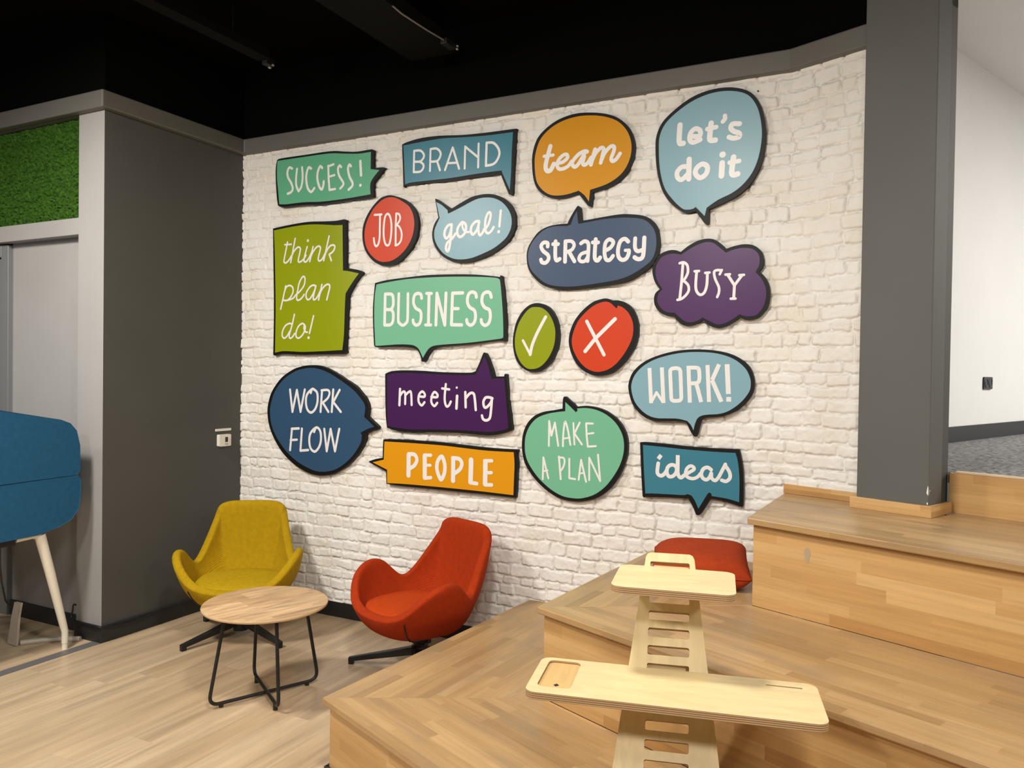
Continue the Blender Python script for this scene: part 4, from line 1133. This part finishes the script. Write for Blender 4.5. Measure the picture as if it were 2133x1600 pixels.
def shelf(name, x0, x1, y0, y1, z1, th, rot, r, holes=(), tongue=None):
    c_, s_ = math.cos(rot), math.sin(rot)
    xf = lambda p: Vector((p.x * c_ - p.y * s_, p.x * s_ + p.y * c_, p.z))
    m = MB(); m.holed(rrect(x0, y0, x1, y1, r), [list(h_) for h_ in holes], z1 - th, z1, (1, 0, 0), xf=xf, mi_side=1)
    if tongue: m.box((-.052, y1 - .001, z1 - .016), (.052, y1 + tongue, z1), xf=xf)
    return m.build(name, [M['birch'], M['ply']], t), xf
zL = .766 - H1
o, xf = shelf('keyboard_shelf', -.357, .397, -.345, -.088, zL, .020, math.radians(-2.0), .03,
              [rrect(-.332, -.302, -.240, -.108, .018), rrect(.264, -.132, .358, -.125, .003)], .02)
m = MB(); m.box((-.335, -.305, zL - .013), (-.237, -.105, zL - .007), (0, 1, 0), xf=xf); tr = m.build('phone_tray', M['birch_inner'], o)
m = MB(); m.prism([(-.284 + .008 * math.cos(a), -.268 + .010 * math.sin(a)) for a in [math.pi / 2 * k for k in range(4)]], zL - .0069, zL - .0066, xf=xf); m.build('drain_hole', M['black'], tr)
zS = 1.016 - H1
o, xf = shelf('laptop_shelf', -.151, .185, -.185, .073, zS, .020, math.radians(-3.0), .032, [], .02)
# rear strut, hinged near the top, hidden in front view by the ladder rails
for sx in (-1, 1):
    m = MB()
    a = Vector((sx * .073, .062, 1.0 - H1)); b_ = Vector((sx * .088, .225, 0.0))
    dd = nrm(b_ - a)
    m.prism([(-.011, -.009), (.011, -.009), (.011, .009), (-.011, .009)], 0, 1, (0, 0, 1), xf=lambda p: a + (b_ - a) * (1 - p.z) + Vector((p.x, p.y, 0)))
    m.build('rear_leg', M['birch'], t)

# ------------------------------------------------------------------ cushion on the middle step
t = thing('floor_cushion', 'plump rust red cushion lying on the middle step against the wall', 'cushion', (3.325, -0.50, H2), math.radians(15))
NN = 30; HX, HY = .205, .18; ZC = .082
def pil(u_, v_):
    e = max(0, 1 - abs(u_) ** 4) * max(0, 1 - abs(v_) ** 4)
    return e ** .40
def pinch(u_, v_): return 1 - .02 * (1 - min(abs(u_), abs(v_))) * max(abs(u_), abs(v_)) ** 5
mtop = None
for sgn in (1, -1):
    rows = []
    for i in range(NN + 1):
        v_ = math.sin(math.pi / 2 * (-1 + 2 * i / NN)); row = []
        for j in range(NN + 1):
            u_ = math.sin(math.pi / 2 * (-1 + 2 * j / NN)); p_ = pil(u_, v_); k_ = pinch(u_, v_)
            fold = .004 * math.sin(26 * v_ + 3 * u_) * max(0, abs(u_) - .72) * 3 * p_
            row.append((HX * u_ * k_ + .03 * v_ * p_, HY * v_ * k_, ZC + sgn * (.080 if sgn > 0 else .084) * p_ + fold + .02 * v_))
        rows.append(row)
    m = MB(); m.grid(rows, flip=(sgn < 0))
    if sgn > 0: mtop = m
    else:
        base = len(mtop.v); mtop.v += m.v; mtop.f += [tuple(k + base for k in f_) for f_ in m.f]; mtop.uv += m.uv; mtop.mi += m.mi; mtop.sm += m.sm
for p_ in mtop.v: p_.z = max(p_.z, 0.002)
mtop.build('cover', M['cushion'], t, weld=True)
ed = []
for i in range(96):
    a = 2 * math.pi * i / 96; c_, s_ = math.cos(a), math.sin(a); k = max(abs(c_), abs(s_)); u_, v_ = c_ / k, s_ / k
    ed.append((HX * u_ * pinch(u_, v_), HY * v_ * pinch(u_, v_), ZC + .02 * v_))
m = MB(); m.tube(ed, .004, 8, closed=True); m.build('piping', M['cushion'], t)

# ------------------------------------------------------------------ blue desk booth at the left edge
t = thing('desk_booth', 'blue felt covered desk booth on cream white legs at the left edge', 'booth', (-0.05, -1.2, 0))
def slab(poly, x0, x1):
    m = MB()
    m.prism(poly, x0, x1, (0, 1, 0), xf=lambda p: Vector((p.z, p.x + 1.2, p.y)))
    return m
up = [(-1.172, .985), (-1.155, 1.01), (-1.158, 1.15), (-1.178, 1.235), (-1.215, 1.278), (-1.27, 1.30), (-1.6, 1.366), (-1.9, 1.41), (-2.35, 1.43), (-2.42, 1.38), (-2.42, 1.0), (-2.40, .962)]
lo = [(-1.172, .980), (-2.40, .957), (-2.42, .94), (-2.42, .72), (-2.34, .665), (-1.40, .682), (-1.28, .706), (-1.205, .738), (-1.165, .79), (-1.153, .86), (-1.153, .96)]
slab(up[::-1], -1.05, 0).build('upper_screen', M['blue'], t, bevel=.03, segs=4)
slab(lo[::-1], -1.05, 0).build('lower_screen', M['blue'], t, bevel=.03, segs=4)
for x, sg in ((-.035, 1), (-1.0, 1)):
    m = MB(); m.tube([(x, -.30, .675), (x, -.20, .68), (x, -.155, .66)], .022, 10); m.tube([(x, -.165, .675), (x, -.10, .43), (x - .0, -.03, .145), (x, -.018, .10), (x, -.018, .035)], [.028, .025, .02, .018, .0175], 12)
    leg = m.build('leg', M['white_metal'], t)
    m = MB(); m.lathe([(.0155, 0), (.0155, .036)], 14, c=(x, -.018)); m.build('leg_foot', M['white_metal'], leg)
    m = MB(); m.tube([(x, -1.1, .66), (x, -1.17, .40), (x, -1.23, .0)], [.028, .022, .017], 12); m.build('leg', M['white_metal'], t)
m = MB(); m.box((-.055, -.40, .645), (-.005, -.31, .69)); m.build('cable_box', M['black'], t, bevel=.006)
m = MB(); m.tube([(-.03, -1.05, .665), (-.03, -.40, .668)], .016, 10); m.build('cross_rail', M['white_metal'], t)

pts = [(-.085, -1.575, .655), (-.09, -1.572, .62), (-.12, -1.555, .55), (-.13, -1.54, .45), (-.18, -1.50, .38), (-.25, -1.45, .31), (-.285, -1.40, .25)]
m = MB(); m.tube([Vector(p) + Vector((.05, 1.2, 0)) for p in pts], .005, 8); m.build('power_cord', M['black'], t)
t = thing('cable_guide', 'pale plastic floor cable guide bent upright beside the booth leg', 'cable guide', (-.36, -1.33, 0))
m = MB()
gp = [(.02, 0, .255), (-.005, .0, .17), (-.02, .0, .08), (-.035, 0, .004)]
for i in range(3):
    a, b_ = Vector(gp[i]), Vector(gp[i + 1])
    w0 = .030 + .004 * i
    m.face([a + Vector((-w0, 0, 0)), a + Vector((w0, 0, 0)), b_ + Vector((w0 + .003, 0, 0)), b_ + Vector((-w0 - .003, 0, 0))])
    m.face([a + Vector((-w0, .012, 0)), b_ + Vector((-w0 - .003, .012, 0)), b_ + Vector((w0 + .003, .012, 0)), a + Vector((w0, .012, 0))])
    m.face([a + Vector((w0, 0, 0)), a + Vector((w0, .012, 0)), b_ + Vector((w0 + .003, .012, 0)), b_ + Vector((w0 + .003, 0, 0))])
m.build('upright_duct', M['clear_plastic'], t)
m = MB(); m.tube([(.0, .03, .012), (.06, .11, .012), (.13, .18, .012), (.23, .235, .012)], .016, 8); m.build('floor_duct', M['clear_plastic'], t)

# cable round the foot of the grey block
t = thing('wall_cable', 'black cable looped behind the block and draped along its baseboard', 'cable', (-.2, YB, 0))
cp = [(-.03, .07, .10), (-.045, .03, .16), (-.05, .0, .185), (-.055, -.005, .15), (-.05, -.016, .108), (.0, -.026, .103), (.10, -.026, .101), (.20, -.026, .100), (.225, -.02, .098), (.228, .06, .082), (.228, .16, .072), (.228, .26, .078), (.226, .38, .098), (.222, .5, .102)]
cps = []
for i in range(len(cp) - 1):
    p0, p1, p2, p3 = (Vector(cp[max(0, min(len(cp) - 1, i + k))]) for k in (-1, 0, 1, 2))
    for k in range(5):
        q = k / 5; cps.append(0.5 * ((2 * p1) + (p2 - p0) * q + (2 * p0 - 5 * p1 + 4 * p2 - p3) * q * q + (3 * p1 - p0 - 3 * p2 + p3) * q ** 3))
m = MB(); m.tube(cps, .005, 8); m.build('cord', M['black'], t)

# thermostat and the strip above it
t = thing('thermostat', 'cream wall thermostat with a dark display on the dark grey wall', 'thermostat', (0, -.168, 1.1125))
XW = lambda p: Vector((p.z, p.x, p.y))
m = MB(); m.prism(rrect(-.050, -.040, .050, .040, .008), 0, .026, xf=XW); m.build('housing', M['white_plastic'], t, bevel=.003)
m = MB(); m.prism(rrect(-.002, -.012, .022, .022, .002), .0262, .0268, xf=XW); m.build('display', M['screen'], t)
m = MB(); m.box((.030, -.022, .026), (.037, .014, .030), xf=XW); m.build('slider', mat('cream_slider', (0.62, 0.54, 0.42), 0.5), t)
m = MB(); m.box((-.005, -.030, .026), (.024, -.020, .0285), xf=XW); m.build('button_row', mat('grey_buttons', (0.45, 0.42, 0.34), 0.5), t)
t = thing('wall_strip', 'short white strip fixed to the wall above the thermostat', 'strip', (0, -.167, 1.183))
m = MB(); m.box((-.066, -.008, 0), (.066, .008, .008), xf=XW); m.build('strip_body', M['white_plastic'], t, bevel=.001)

# ------------------------------------------------------------------ black ceiling fittings
dk = mat('black_tray', (0.0055, 0.0052, 0.005), 0.8, bump=1.0, bscale=120, spec=0.1)
t = thing('cable_tray', 'wide black perforated cable tray under the black ceiling', 'cable tray', (1.68, -2.0, 3.40))
m = MB(); m.box((-.155, -3.0, 0), (.155, 1.80, .012)); m.build('tray_floor', dk, t)
for sx in (-.155, .147):
    m = MB(); m.box((sx, -3.0, .012), (sx + .008, 1.80, .07)); m.build('tray_side', dk, t)
for yy in (-2, -.4, 1.2):
    m = MB(); m.tube([(0, yy, .012), (0, yy, .24)], .005, 6); m.build('hanger', M['black'], t)
off_ = Vector((.15, 1.70, .01))
m = MB(); m.tube([Vector(p) + off_ for p in ((-.01, -.60, .01), (.01, -.45, -.02), (.02, -.25, -.02), (.025, -.08, -.012))], .0045, 8); lc = m.build('loose_cord', mat('grey_cord', (0.20, 0.19, 0.17), 0.4), t)
m = MB(); m.box(tuple(Vector((.005, -.08, -.03)) + off_), tuple(Vector((.045, .02, 0)) + off_)); m.build('connector', M['steel'], lc, bevel=.003)
for k, (x, y, z) in enumerate(((.05, .03, -.028), (.052, .03, -.012))):
    m = MB(); m.box(tuple(Vector((x - .004, y - .012, z - .004)) + off_), tuple(Vector((x + .004, y, z + .004)) + off_)); m.build('contact', mat('bright_contact', (0.8, 0.78, 0.72), 0.3, metal=.5), lc)
t = thing('lighting_track', 'slim black lighting track under the black ceiling', 'lighting track', (.735, -2.0, 3.41))
m = MB(); m.box((-.045, -3.0, 0), (.045, 1.44, .05)); m.build('track_body', dk, t, bevel=.003)
for yy in (-2, -.4, 1.2):
    m = MB(); m.tube([(0, yy, .05), (0, yy, .23)], .005, 6); m.build('hanger', M['black'], t)
m = MB(); m.box((-.02, 1.44, -.02), (.02, 1.50, .02)); m.build('end_clip', M['steel'], t)
for k, (x, y, z) in enumerate(((.02, 1.49, -.016), (-.012, 1.50, -.022))):
    m = MB(); m.box((x - .006, y - .012, z - .004), (x + .006, y + .002, z + .004)); m.build('contact', mat('bright_clip', (0.8, 0.78, 0.72), 0.3, metal=.5), t)
